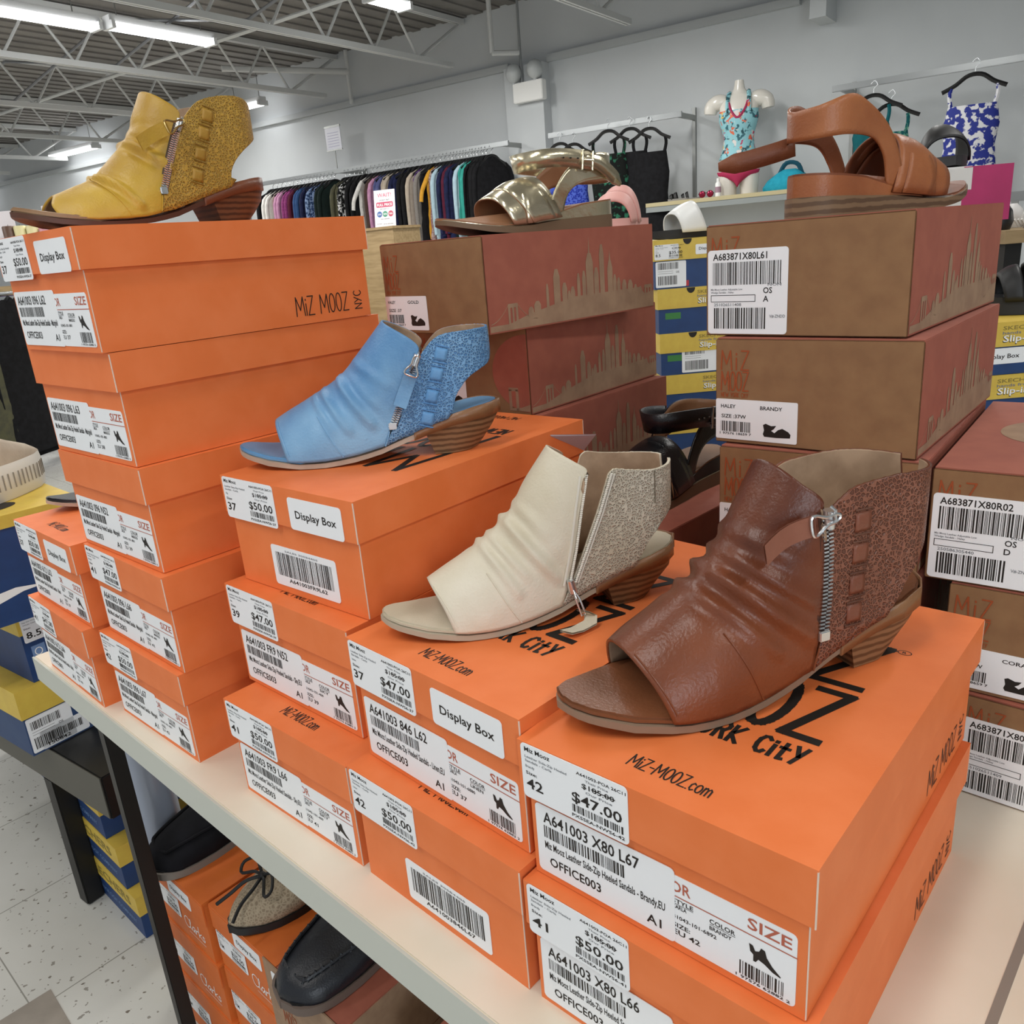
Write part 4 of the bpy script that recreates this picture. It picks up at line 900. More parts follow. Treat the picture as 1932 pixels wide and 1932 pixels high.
tl = thing('plant_stand', 'low stand hidden behind the gold sandal stack under the pale boxes', 'stand', (.045, 1.36, 0))
mb = MB(); mb.box(0, .2, 0, .26, hp-.02, hp); mb.build('top', [M_WOOD], tl)
for x, y in ((.02, .02), (.18, .02), (.02, .24), (.18, .24)): mb = MB(); mb.box(x-.012, x+.012, y-.012, y+.012, 0, hp-.02); mb.build('leg', [M_BLACKM], tl)

# ------------------------------------------------------------------ black bench with boxes, lower left
BD = Vector((-.8, .6, 0)); BN = Vector((.6, .8, 0)); C0 = Vector((-.730, 1.180, 0)); BZ = TZ-.33
t = thing('low_bench', 'low black bench carrying the navy shoe boxes at lower left', 'bench', (0, 0, 0))
BM = Matrix(((BD.x, BN.x, 0, C0.x), (BD.y, BN.y, 0, C0.y), (0, 0, 1, 0), (0, 0, 0, 1)))
mb = MB(); mb.box(0, 1.1, 0, .62, BZ-.086, BZ-.0005, 0, BM); mb.build('bench_top', [mat('black_laminate', '131312', .4)], t, bevel=.002)
mb = MB(); mb.box(.004, 1.1, -.0015, .0005, BZ-.084, BZ-.003, 0, BM); mb.build('lit_front_rail', [mat('lit_black_laminate', '55534A', .5)], t)  # lit front of the black bench, the light put into its olive-grey colour
for a, b in ((.215, .0), (1.06, .0), (.10, .57), (1.06, .57)): mb = MB(); mb.box(a, a+.035, b, b+.035, 0, BZ-.086, 0, BM); mb.build('leg', [M_BLACKM], t, bevel=.003)
t = thing('steel_pillar', 'square black steel leg under the left end of the white shelf', 'leg', (0, 0, 0))
slab('post', .068, .088, .034, .054, .004, TZ-.034, [M_BLACKM], t); slab('foot_pad', .066, .090, .032, .056, 0, .004, [M_BLACKM], t)
GB = 'navy shoe boxes on the black bench'
ya = math.radians(53.2)
q0 = Vector((-.887, 1.258, 0))
yellow_box('crushed navy box lowest on the black bench, with two barcode labels', tuple(q0+Vector((0, 0, BZ))), ya, .20, .33, .130, GB, ('addr', 'number'), lidh=.055, body=M_NAVYDK, notch=False, front=False)
yellow_box('navy machine washable box marked 8.5/M, middle of the bench stack', tuple(q0+Vector((.018, .03, BZ+.1305))), ya, .20, .33, .130, GB, ('wash', 'size', 'number'), lidh=.038, notch=False, front=False)
yellow_box('navy box with a yellow lid under the beige sneaker at the left edge', tuple(q0+Vector((-.02, -.060, BZ+.261))), ya-.12, .23, .35, .185, GB, ('swirl',), lidh=.022, notch=False, front=False, top_text=True)
# beige sneaker
t = thing('sneaker', 'beige knit sneaker with a thick ribbed white sole at the left edge', 'shoe', (-.940, 1.225, BZ+.4465), 1.40, None, (1, 1, 1.4))
MBG = mat('beige_knit', 'B9AA98', .85, col2='C8BAA8', nscale=40, bump=.3, bscale=300); MWS = mat('white_foam', 'DDD9D0', .6)
def sneaker(t):
    L = .285; hwf = lambda x: .0005+interp([(0, .0), (.01, .026), (.04, .037), (.10, .036), (.18, .046), (.24, .040), (.275, .022), (.285, 0)], x)
    def ring(k, z, f): 
        xs = [L*(.5-.5*math.cos(PI*i/16)) for i in range(17)]; return [(x, -hwf(x)*k, z(x)) for x in xs]+[(x, hwf(x)*k, z(x)) for x in xs[::-1][1:-1]]
    mb = MB(); mb.loft([ring(.96, lambda x: 0 + .012*max(0, 1-x/.03), 0), ring(1.08, lambda x: .012, 0), ring(1.08, lambda x: .036, 0), ring(.98, lambda x: .044, 0)]); mb.build('sole', [MWS], t, smooth=True)
    mb = MB()
    for i in range(26):
        x = .006+i*.011
        for sd in (-1, 1): mb.tube([(x, sd*(hwf(x)*1.08+.0002), .014), (x, sd*(hwf(x)*1.085+.0006), .033)], .0012, 5)
    mb.build('sole_ribs', [mat('sole_groove', '8E877C', .7)], t)
    h = lambda x: interp([(0, .098), (.03, .092), (.08, .082), (.13, .092), (.19, .072), (.25, .056), (.285, .042)], x)
    mb = MB(); mb.loft([ring(.98, lambda x: .043, 0), ring(1.0, lambda x: lerp(.043, h(x), .45), 0), ring(.90, lambda x: lerp(.043, h(x), .8), 0), ring(.66, lambda x: h(x), 0), ring(.60, lambda x: h(x)-.004, 0)], caps=False); mb.build('upper', [MBG], t, smooth=True)
    mb = MB(); mb.loft([ring(.60, lambda x: h(x)-.004, 0), ring(.5, lambda x: h(x)-.03 if x < .13 else h(x)-.003, 0), ring(.05, lambda x: h(x)-.035 if x < .13 else h(x)-.001, 0)]); mb.build('lining', [mat('dark_knit', '6E6358', .9)], t, smooth=True)
sneaker(t)
# boxes on the floor below the bench
GF = 'navy and yellow boxes on the floor under the bench'
fy = math.atan2(-.68, .73)
f0 = Vector((-.749, 1.212, 0)); LX = Vector((.73, -.68, 0)); LY = Vector((.68, .73, 0))
for k, (dx, lab) in enumerate([(0, 'navy and yellow box lowest on the floor under the black bench'), (-.035, 'navy and yellow box in the middle of the floor stack under the bench'), (-.075, 'navy and yellow box topmost of the floor stack under the bench')]):
    w_ = .34; o = f0-LX*(w_-dx)+LX*0; 
    yb = thing('shoe_box', lab, 'shoe box', tuple(o+Vector((0, 0, k*.0945))), fy, GF)
    mb = MB(); mb.box(.002, w_-.002, .002, .198, 0, .052); pr_ = Print(mb, FRONT(0, .002, 0), .0004); pr_.text('COMFORT TECHNOLOGY COMPANY', .03, .018, .010, .28, 1); mb.build('base', [M_NAVY, mat('pale_blue_ink', '6E8CB8', .5)], yb, merge=False)
    mb = MB(); mb.box(0, w_, 0, .2, .052, .094); pr_ = Print(mb, FRONT(0, 0, .052), .0004); pr_.text('SKECHERS', .12, .010, .020, .19, 1); pr_.rect(.02, .006, .085, .036, 2); pr_.z = .0006; pr_.text('Slip-ins', .025, .014, .011, .055, 1); mb.build('lid', [M_YEL, mat('olive_ink', '8C7B3A', .6), mat('rose_ink', 'C79A7E', .6)], yb, merge=False)

# ------------------------------------------------------------------ boxes and shoes under the shelf
M_ORANGE2 = mat('deep_orange_card', 'D9702C', .55, col2='D2692A', nscale=30)
GU = 'orange boxes under the white shelf'
def clarks_box(label, loc, yaw, st, w_=.172, l_=.30, h=.11, kraft=False):
    t = thing('shoe_box', label, 'shoe box', loc, yaw, GU)
    mb = MB(); mb.box(.0015, w_-.0015, .0015, l_, 0, h-.003); p = Print(mb, FRONT(0, .0015, 0), .0004)
    p.stroke('Clarks', .092, .026, .020, .060, .0016, 1, 0, .02); p.rect(.10, .018, .15, .0188, 1)
    mb.build('base', [M_ORANGE2, M_WHITEINK], t, merge=False)
    mb = MB(); mb.box(0, w_, 0, l_, h-.004, h); mb.box(0, w_, -.0005, .0015, h-.040, h-.004); mb.box(w_-.0015, w_, .012, l_, h-.040, h-.004); mb.build('lid', [M_ORANGE2], t)
    if 'd' in st: sticker('display_sticker', t, FRONT(.062, -.0008, h-.036), .070, .028, d_display)
    sticker('price_sticker', t, FRONT(.004, .0008, h-.078), .078, .036, d_price('7/M', '$35.00', 'Navy'))
    return t
cy = math.atan2(.93-1.045, -.486+.609)
c1 = Vector((-.609, 1.045, 0)); c2 = Vector((-.474, .929, 0))
for k in range(3):
    clarks_box(['orange box under the shelf carrying the black suede slip-on', 'orange box second down under the black suede slip-on', 'orange box on the floor under the black suede slip-on'][k], tuple(c1+Vector((.004*k, -.004*k, .330-.110*(k+1)))), cy, 'd' if k == 0 else '')
    clarks_box(['orange box under the shelf carrying the woven flat with a bow', 'orange box second down under the woven flat', 'orange box on the floor under the woven flat'][k], tuple(c2+Vector((.003*k, -.003*k, .330-.110*(k+1)))), cy, 'd' if k == 0 else '')
c3 = Vector((-.3705, .829, 0))
for k in range(3):
    t = thing('card_shoe_box', ['brown card box with a rose lid under the shelf carrying the black moccasin', 'brown card box second down under the black moccasin', 'brown card box on the floor under the black moccasin'][k], 'shoe box', tuple(c3+Vector((0, 0, .330-.110*(k+1)))), cy, 'card boxes under the white shelf')
    mb = MB(); mb.box(0, .172, 0, .0018, 0, .1095); mb.box(.0005, .1715, .0018, .30, 0, .107); p = Print(mb, FRONT(0, 0, 0), .0004); p.stroke('MiZ', .03, .045, .02, .03, .0013, 1); p.stroke('MOOZ', .03, .022, .02, .03, .0013, 1)
    mb.build('carton', [M_KRAFTL, M_RUST], t, merge=False); mb = MB(); mb.box(.002, .170, .003, .30, .107, .109); mb.build('lid', [M_ROSE], t)
    if k == 0: sticker('display_sticker', t, FRONT(.018, -.0004, .072), .070, .028, d_display)
    sticker('barcode_label', t, FRONT(.086, -.0004, .008), .08, .05, lambda p: (p.bars(.006, .022, .07, .044, 30, 'm'), p.text('A1612 X40', .006, .006, .008, .06)))
t = thing('card_shoe_box', 'rose lidded card box at the bottom edge, right of the black moccasin', 'shoe box', tuple(c3+Vector((.172, -.155, .0))+Vector((.02, -.005, 0))), cy, 'card boxes under the white shelf')
mb = MB(); mb.box(.0005, .1715, 0, .30, 0, .318); mb.build('carton', [M_KRAFTL], t); mb = MB(); mb.box(0, .172, -.001, .30, .318, .322); mb.build('lid', [M_ROSE], t)
sued = mat('black_suede', '0F0F12', .9, col2='16161B', nscale=40, spec=.2)
lowshoe('black suede slip-on with a pale sole on an orange box under the shelf', (-.5830, .9920, .3302), .80, 1.14, sued, mat('grey_rubber_edge', '7A736B', .7), mat('black_lining', '0C0C0D', .9), 'slip_on_shoe', stitched=False)
woven = mat('woven_raffia', 'AFA088', .85, col2='8C7C66', kind='voronoi', nscale=260, nlo=.0, nhi=.25, bump=.3, bscale=500)
lowshoe('beige woven flat shoe with a thin black bow on an orange box', (-.4230, .8700, .3302), .74, 1.10, woven, mat('black_rubber', '1B1B1C', .6), mat('tan_lining_dark', '6B5A45', .9), 'flat_shoe', bow=mat('black_cord', '0E0E0F', .6), apron=False)
lowshoe('black leather moccasin with gathered toe stitching on a card box', (-.3240, .7480, .3302), .80, 1.16, leather('black_moc_leather', '15171D', '20242C', .35, .5), mat('brown_rubber_edge', '6A5C54', .7), mat('black_lining', '0C0C0D', .9), 'moccasin', stitched=True)

# ------------------------------------------------------------------ the room
def struct(o): o['kind'] = 'structure'; return o
M_FLOOR = mat('floor_tile', 'C9C8C2', .2, col2='BDBCB5', nscale=3, spec=.5)
nt = M_FLOOR.node_tree; N = nt.nodes; L = nt.links; P_ = N['Principled BSDF']
tc = [n for n in N if n.type == 'TEX_COORD'][0]
src = P_.inputs['Base Color'].links[0].from_socket
def chain(vecout, scale, thr, col, src, stretch=(1, 1, 1), rot=0.0, detail=2.0):
    mp = N.new('ShaderNodeMapping'); mp.inputs['Scale'].default_value = stretch; mp.inputs['Rotation'].default_value = (0, 0, rot); L.new(vecout, mp.inputs[0])
    t_ = N.new('ShaderNodeTexNoise'); t_.inputs['Scale'].default_value = scale; t_.inputs['Detail'].default_value = detail; L.new(mp.outputs[0], t_.inputs['Vector'])
    r_ = N.new('ShaderNodeValToRGB'); r_.color_ramp.elements[0].position = thr; r_.color_ramp.elements[1].position = thr+.015; L.new(t_.outputs[0], r_.inputs[0])
    mx = N.new('ShaderNodeMix'); mx.data_type = 'RGBA'; L.new(r_.outputs[0], mx.inputs[0]); L.new(src, mx.inputs[6]); mx.inputs[7].default_value = hexc(col); return mx.outputs[2]
src = chain(tc.outputs['Object'], 75, .665, '8E8A82', src, (1, 1, 1), .8)
src = chain(tc.outputs['Object'], 48, .70, '6F675C', src, (1, 1.7, 1), .5)
bk = N.new('ShaderNodeTexBrick'); bk.offset = 0; bk.inputs['Scale'].default_value = 1.0; bk.inputs['Brick Width'].default_value = .3; bk.inputs['Row Height'].default_value = .3; bk.inputs['Mortar Size'].default_value = .0012
bk.inputs['Color1'].default_value = (0, 0, 0, 1); bk.inputs['Color2'].default_value = (0, 0, 0, 1); bk.inputs['Mortar'].default_value = (1, 1, 1, 1)
mp = N.new('ShaderNodeMapping'); mp.inputs['Rotation'].default_value = (0, 0, -.814); mp.inputs['Location'].default_value = (.127, .118, 0); L.new(tc.outputs['Object'], mp.inputs[0]); L.new(mp.outputs[0], bk.inputs['Vector'])
mx = N.new('ShaderNodeMix'); mx.data_type = 'RGBA'; L.new(bk.outputs['Color'], mx.inputs[0]); L.new(src, mx.inputs[6]); mx.inputs[7].default_value = hexc('8A8880'); L.new(mx.outputs[2], P_.inputs['Base Color'])
def quadW(s0, s1, o0, o1, z0, z1):
    M = Matrix(((WD.x, -WN.x, 0, WN.x*WDIST), (WD.y, -WN.y, 0, WN.y*WDIST), (0, 0, 1, 0), (0, 0, 0, 1))); return (s0, s1, o0, o1, z0, z1), M
def boxW(mb, s0, s1, o0, o1, z0, z1, mi=0):
    a, M = quadW(s0, s1, o0, o1, z0, z1); mb.box(*a, mi, M)
S0, S1, O1 = -4.0, 19.0, 11.5
M_WALL = mat('white_wall_paint', 'C6CACC', .85, col2='C0C4C6', nscale=1.5); M_CEIL = mat('grey_roof_deck', '86837F', .9, col2='767370', nscale=2, stretch=(1, 1, 1)); M_TRIM = mat('trim_paint', 'B4B8B9', .7); M_JOIST = mat('joist_paint', 'CFD1D0', .6)
mb = MB(); boxW(mb, S0, S1, -.12, O1, -.05, -.0008); struct(mb.build('floor', [M_FLOOR]))
mb = MB(); mb.add([(-.8787, 1.1165, .0004), (-.6777, .9118, .0004), (-.8879, .7055, .0004), (-1.0889, .9102, .0004)], [(0, 1, 2, 3)]); struct(mb.build('floor', [mat('brown_floor_tile', '8E857A', .25, col2='82796E', nscale=20, spec=.5)]))
mb = MB(); boxW(mb, S0, S1, -.12, 0, 0, 3.36); struct(mb.build('wall_back', [M_WALL]))
mb = MB(); boxW(mb, S0, S1, -.12, O1, 3.36, 3.42)
for i in range(114): boxW(mb, S0+i*.2, S0+i*.2+.10, 0, O1, 3.345, 3.36)
struct(mb.build('ceiling', [M_CEIL]))
mb = MB(); boxW(mb, 4.92, S1, 0, .05, 2.79, 2.85); boxW(mb, 2.15, 4.48, 0, .05, 2.79, 2.85); struct(mb.build('trim_1', [M_TRIM]))
mb = MB(); boxW(mb, 4.49, 4.92, 0, .13, 0, 2.79); struct(mb.build('trim_2', [M_WALL]))
mb = MB(); boxW(mb, -4.0, 2.0, 0, .75, 2.95, 3.33); boxW(mb, 1.88, 2.0, 0, .30, 2.62, 2.95); struct(mb.build('trim_3', [M_WALL]))
mb = MB(); boxW(mb, S0, S0+.1, 0, O1, 0, 3.36); struct(mb.build('wall_right', [M_WALL]))
# open web joists
def joist(s, label):
    t = thing('roof_joist', label, 'joist', (0, 0, 0), 0, 'open web roof joists')
    mb = MB()
    for o in (-.028, .006): boxW(mb, s+o, s+o+.022, .25, O1, 2.88, 2.925)
    mb.build('bottom_chord', [M_JOIST], t)
    mb = MB()
    for o in (-.028, .006): boxW(mb, s+o, s+o+.022, .02, O1, 3.285, 3.332)
    mb.build('top_chord', [M_JOIST], t)
    mb = MB(); o = .75; k = 0
    mb.tube([W(s, .75, 2.9), W(s, .06, 3.29)], .016, 6)
    while o < 10.6:
        mb.tube([W(s, o, 2.905), W(s, o+.29, 3.30)], .012, 6); mb.tube([W(s, o+.29, 3.30), W(s, o+.58, 2.905)], .012, 6); o += .58
    mb.build('web_bars', [M_JOIST], t)
JL = ['roof joist nearest the right, ending above the emergency lamp', 'roof joist passing over the bright ceiling light', 'roof joist ending above the long clothes rail', 'fourth roof joist, left of the one above the clothes rail', 'fifth roof joist, above the left part of the shop', 'sixth roof joist, far to the left', 'seventh roof joist, far to the left', 'farthest roof joist visible at the left']
for k, s in enumerate([3.52, 5.45, 7.24, 9.1, 10.95, 12.8, 14.6, 16.4]): joist(s, JL[k])
for k, (o, z) in enumerate([(1.9, 3.15), (4.2, 2.95)]):
    tag_o = thing('bridging_bar', ['thin steel bar running across the roof joists, nearer the wall', 'thin steel bar running across under the roof joists, nearer the viewer'][k], 'bar', (0, 0, 0))
    mb = MB(); mb.tube([W(3.0, o, z), W(17, o, z)], .018, 6); mb.build('bar', [M_JOIST], tag_o)
for k in range(7):
    t = thing('brace_rod', ['slanting brace rod between the first and second roof joist', 'slanting brace rod between the second and third roof joist', 'slanting brace rod between the third and fourth roof joist', 'slanting brace rod between the fourth and fifth roof joist', 'slanting brace rod between the fifth and sixth roof joist', 'slanting brace rod between the sixth and seventh roof joist', 'slanting brace rod between the two farthest roof joists'][k], 'rod', (0, 0, 0), 0, 'brace rods between the joists')
    a = [3.52, 5.45, 7.24, 9.1, 10.95, 12.8, 14.6, 16.4]; mb = MB(); mb.tube([W(a[k], 2.7, 2.93), W(a[k+1], 2.7, 3.28)], .012, 6); mb.tube([W(a[k], 2.7, 3.28), W(a[k+1], 2.7, 2.93)], .012, 6); mb.build('rods', [mat('grey_steel', '85878A', .5, .4)], t)
M_TUBE = mat('lit_tube', 'FFFFFF', .4, emit=9.0); M_FIX = mat('white_enamel', 'E3E5E6', .4)
def strip_light(label, s, nn, L_, along, z=2.98):
    """a twin tube batten; along = 'n' (towards the wall) or 's'"""
    d = WN if along == 'n' else -WD; p = WD*s+WN*nn
    t = thing('strip_light', label, 'ceiling light', tuple(p+Vector((0, 0, z))), math.atan2(d.y, d.x), 'ceiling strip lights')
    mb = MB(); mb.box(-L_/2, L_/2, -.05, .05, .02, .07); mb.build('housing', [M_FIX], t, bevel=.004)
    for sd in (-1, 1): mb = MB(); mb.tube([(-L_/2+.03, sd*.045, 0), (L_/2-.03, sd*.045, 0)], .019, 10); mb.build('lamp_tube', [M_TUBE], t, smooth=True)
    for q in (L_/2-.03, -L_/2): mb = MB(); mb.box(q, q+.03, -.07, .07, -.022, .03); mb.build('lamp_holder', [M_FIX], t)
    for q in (-.4, .4): mb = MB(); mb.tube([(L_*q, 0, .07), (L_*q, 0, 3.34-z)], .004, 5); mb.build('hanger_wire', [M_STEELD], t)
strip_light('bright twin tube strip light at upper left, its left half', 6.44, 3.15, 1.78, 'n'); strip_light('bright twin tube strip light at upper left, its right half', 6.34, 4.52, .93, 'n')
strip_light('strip light glowing just right of the yellow bootie top', 8.42, 6.98, .55, 's', 2.96); strip_light('strip light glowing left of the yellow bootie', 12.5, 7.05, 1.25, 's', 2.96); strip_light('strip light at the top edge above the emergency lamp', 4.65, 5.33, .42, 'n', 2.99); strip_light('small far strip light at the left edge', 16.2, 7.05, .9, 's', 2.96)
# emergency lamp and conduits
t = thing('emergency_light', 'white emergency light box with two round lamp heads on the pillar', 'emergency light', (0, 0, 0))
mb = MB(); boxW(mb, 4.44, 4.77, .14, .22, 2.46, 2.63); mb.build('housing', [M_WHITEP], t, bevel=.006)
for s in (4.76, 4.52):
    mb = MB(); c = W(s, .20, 2.72); mb.ell(c, .075, .075, .085, 0, 16, 10); mb.tube([c, c+Vector((0, 0, -.10))], .02, 8); mb.build('lamp_head', [mat('lens_grey', 'B9BDBE', .3)], t, smooth=True)
t = thing('conduit', 'thin vertical conduit running down the wall to the emergency light', 'pipe', (0, 0, 0)); mb = MB(); mb.tube([W(4.70, .155, 2.632), W(4.70, .155, 3.33)], .012, 8); mb.build('pipe', [mat('conduit_grey', '8D9193', .5)], t)
t = thing('hanging_pipe', 'white vertical pipe hanging beside the emergency light conduit', 'pipe', (0, 0, 0)); mb = MB(); mb.tube([W(4.78, .5, 2.86), W(4.78, .5, 3.33)], .022, 8); mb.tube([W(4.78, .5, 2.86), W(4.62, .3, 2.86)], .022, 8); mb.build('pipe', [M_JOIST], t, smooth=True)
t = thing('hanging_pipe', 'white vertical pipe hanging by the end of the third roof joist', 'pipe', (0, 0, 0)); mb = MB(); mb.tube([W(7.0, .1, 2.80), W(7.0, .1, 3.33)], .022, 8); mb.tube([W(7.0, .1, 3.12), W(7.6, 1.3, 3.12)], .03, 8); mb.build('pipe', [M_JOIST], t, smooth=True)

# ------------------------------------------------------------------ clothes rails on the back wall
def rail(label, s0, s1, off, z, posts, name='wall_rail'):
    t = thing(name, label, 'clothes rail', (0, 0, 0))
    mb = MB(); boxW(mb, s0, s1, off-.012, off+.012, z-.022, z+.022); mb.build('rail', [mat('brushed_rail', '9A9D9E', .35, .9)], t, bevel=.003)
    for s in posts:
        if name == 'floor_rail':
            mb = MB(); boxW(mb, s-.014, s+.014, off-.014, off+.014, 0, z-.02); mb.build('upright', [M_STEELD], t); mb = MB(); boxW(mb, s-.02, s+.02, off-.22, off+.22, 0, .03); mb.build('foot', [M_STEELD], t); continue
        mb = MB(); boxW(mb, s-.012, s+.012, .0, off, z-.02, z+.02); mb.build('arm', [M_STEELD], t)
        mb = MB(); boxW(mb, s-.014, s+.014, .002, .035, 1.0 if name == 'wall_rail' else 0, z+.08); mb.build('upright', [M_STEELD], t)
    return t
rail('long chrome wall rail full of garments in the middle background', 4.70, 9.2, .45, 2.10, (4.78, 7.0, 9.15)); rail('short chrome wall rail with swimwear left of the mannequin', 2.99, 4.30, .38, 2.11, (3.03,)); rail('chrome wall rail at upper right with swimwear on hangers', .3, 1.78, .42, 2.10, (1.72,))
def cloth(n, c, c2=None, kind=None, nscale=30, **k): return mat('cloth_'+n, c, .85, col2=c2 or c, kind=kind, nscale=nscale, bump=.15, bscale=120, bdist=.003, spec=.2, **k)
CL = {'black': cloth('black', '0F0F11', '18181B'), 'white': cloth('white', 'D5D3CE', 'C5C3BF'), 'grey pink': cloth('grey_pink', 'A5928E'), 'pink': cloth('pink', 'B98AA6', 'A87798'), 'magenta print': cloth('magenta_print', '6E2A5B', '8B3E74', nscale=60),
 'maroon': cloth('maroon', '4A1628', '551C30'), 'blue': cloth('blue', '2B4672', '35547F'), 'navy': cloth('navy', '171C36', '20264A'), 'blue patterned': cloth('blue_patterned', '22395E', '7F93B5', 'cells', 40), 'dark green': cloth('dark_green', '0E1A18', '14221F'),
 'olive': cloth('olive', '4B4A3C', '56553F'), 'black and white print': cloth('bw_print', '121212', 'C9C9C9', None, 40, nlo=.5, nhi=.55), 'brown': cloth('brown', '3F302B', '4A3A33'), 'slate blue': cloth('slate_blue', '4A4F78', '565C86'), 'beige': cloth('beige', 'A89C8C', 'B2A698'),
 'purple': cloth('purple', '5A3A7A', '63427F'), 'heather grey': cloth('heather_grey', '77726E', '837E79', nscale=90), 'mustard': cloth('mustard', 'C08A2A', 'C99436'), 'light blue': cloth('light_blue', '9CB4C0', 'A8BFC9'), 'teal': cloth('teal', '2E8A7E', '37968A'), 'floral': cloth('floral', 'B29C90', '8F6F74', 'cells', 50)}
garn = 0
def garment(kind, colour, s, off, ztop, length, label, group, turn=0.0, width=.42, loc=None, rz=None):
    """a shirt hanging by its shoulders; its plane crosses the rail"""
    base = loc if loc is not None else W(s, off, ztop)
    r0 = rz if rz is not None else math.atan2(WN.y, WN.x)+turn
    t = thing('garment', label, 'garment', tuple(base), r0, group)
    m = CL[colour]; mb = MB(); hw = width/2; rnd = random.Random(label); rings = []
    for k in range(13):
        v = k/12; z = -v*length
        wv = lerp(.06, hw, min(1, v*7)**.6) if v < .143 else lerp(hw*.98, hw*(1.05+.1*rnd.random()), v)
        th = .010+.010*min(1, v*5)
        if v < .143: z = -.10*(v/.143)**1.2
        rings.append([(wv*math.cos(2*PI*q/20)+.004*math.sin(5*q+k*.4), (th+.004*math.sin(q*3+k*.6))*math.sin(2*PI*q/20), z) for q in range(20)])
    mb.loft(rings); mb.build('body', [m], t, smooth=True)
    sl = {'long': .56, 'short': .24, 'none': 0}[kind]
    if sl:
        for sd in (-1, 1):
            mb = MB(); mb.tube(catmull([(sd*hw*.72, 0, -.055), (sd*hw*1.03, 0, -.15), (sd*hw*(1.10 if kind == 'long' else 1.3), .004, -.10-sl*.6), (sd*hw*(1.06 if kind == 'long' else 1.38), .010, -.10-sl)], 10), [.016, .022, .024, .024, .023, .022, .021, .021, .020, .020], 10); mb.build('sleeve', [m], t, smooth=True)
    mb = MB(); mb.tube([(-.03, 0, -.012), (0, 0, .012), (.03, 0, -.012)], .012, 8); mb.build('collar', [m], t, smooth=True)
    return t
def hanger(base, rz, label='black plastic clothes hanger with a wire hook on a wall rail', group='black clothes hangers', wdt=.40, hook=.09):
    t = thing('clothes_hanger', label, 'hanger', tuple(base), rz, group)
    mb = MB(); mb.tube(catmull([(-wdt/2, 0, -.085), (-wdt*.3, 0, -.05), (-.04, 0, 0), (.04, 0, 0), (wdt*.3, 0, -.05), (wdt/2, 0, -.085)], 20), .015, 6); mb.build('shoulder_bar', [mat('black_hanger', '101012', .4)], t, smooth=True)
    mb = MB(); mb.tube(catmull([(0, 0, 0), (0, 0, hook*.55), (.022, 0, hook*.8), (.002, 0, hook*1.12), (-.022, 0, hook*.9)], 14), .0035, 5); mb.build('hook', [M_STEEL], t, smooth=True)
    return t
SEQ = [('long','black',8.10),('long','white',8.02),('long','white',7.94),('none','grey pink',7.87),('long','pink',7.80),('long','pink',7.74),('long','magenta print',7.67),('long','magenta print',7.61),('long','maroon',7.55),('long','blue',7.48),('long','blue',7.42),('long','navy',7.36),('none','navy',7.31),('long','blue patterned',7.25),('none','blue patterned',7.19),('long','dark green',7.12),('long','dark green',7.06),
 ('long','olive',6.88),('none','olive',6.82),('long','black and white print',6.75),('none','black',6.69),('long','black',6.63),('long','black',6.57),('short','white',6.48),('none','heather grey',6.42),('long','brown',6.36),('long','pink',6.30),('none','slate blue',6.25),('long','slate blue',6.20),('none','beige',6.14),('long','beige',6.09),('long','navy',6.02),('none','navy',5.97),('long','black',5.90),('long','black',5.84),
 ('long','beige',5.76),('none','purple',5.71),('long','heather grey',5.66),('none','black',5.61),('short','mustard',5.54),('none','floral',5.49),('long','light blue',5.44),('none','navy',5.39),('long','navy',5.35),('long','maroon',5.31),('long','navy',5.27),('none','navy',5.23),('none','dark green',5.20),('long','light blue',5.15),('none','teal',5.12),('long','teal',5.08),('long','black',5.04),('none','black',5.01),('long','black',4.97),('long','black',4.91)]
KN = {'long': 'long sleeved top', 'short': 'short sleeved top', 'none': 'sleeveless top'}
for i, (k, c, s) in enumerate(SEQ):
    pv = SEQ[i-1][1] if i else 'rail end'; nx = SEQ[i+1][1] if i < len(SEQ)-1 else 'upright'
    rest = sum(1 for q in SEQ[:i] if q[0] == k and q[1] == c)
    od = ['', 'second ', 'third ', 'fourth ', 'fifth ', 'sixth ', 'seventh ', 'eighth ', 'ninth ', 'tenth '][rest]
    garment(k, c, s, .45, 2.0, .68+.08*random.Random(i).random(), f'{od}{c} {KN[k]} from the left on the long wall rail', 'garments on the long wall rail', -.28+.08*math.sin(i*2.3), .42)
    hanger(W(s, .45, 2.008), math.atan2(WN.y, WN.x)-.28+.08*math.sin(i*2.3), 'black clothes hanger inside a garment on the long wall rail', 'hangers on the long wall rail', .34)
# floor rack at the left
for k, (c, x, y, ln) in enumerate([('olive', -3.14, 5.28, .93), ('black', -3.10, 5.42, .98), ('black', -3.12, 5.56, 1.02), ('olive', -3.19, 5.22, .93), ('teal', -3.24, 5.14, .90), ('black', -3.15, 5.70, 1.0), ('purple', -3.30, 5.95, 1.0)]):
    garment('long', c, 0, 0, 0, ln, ['olive coat on the low rack at the left edge', 'black coat beside the olive coat on the low rack', 'black long coat third from the left on the low rack', 'second olive coat behind on the low rack at left', 'teal cardigan on the low rack at the left edge', 'black coat nearest the orange stack on the low rack', 'purple coat low behind the teal cardigan'][k], 'coats on the low rack at left', 0, .50, Vector((x, y, 1.10)), 1.35)
t = thing('clothes_rack', 'low chrome clothes rack with dark coats at the left edge', 'rack', (0, 0, 0))
mb = MB(); mb.tube([(-3.25, 6.3, 1.13), (-3.18, 4.9, 1.13)], .014, 8); mb.build('rail', [M_STEEL], t)
for p in ((-3.25, 6.3), (-3.24, 4.9)): mb = MB(); mb.tube([(p[0], p[1], 0), (p[0], p[1], 1.13)], .014, 8); mb.build('upright', [M_STEEL], t)
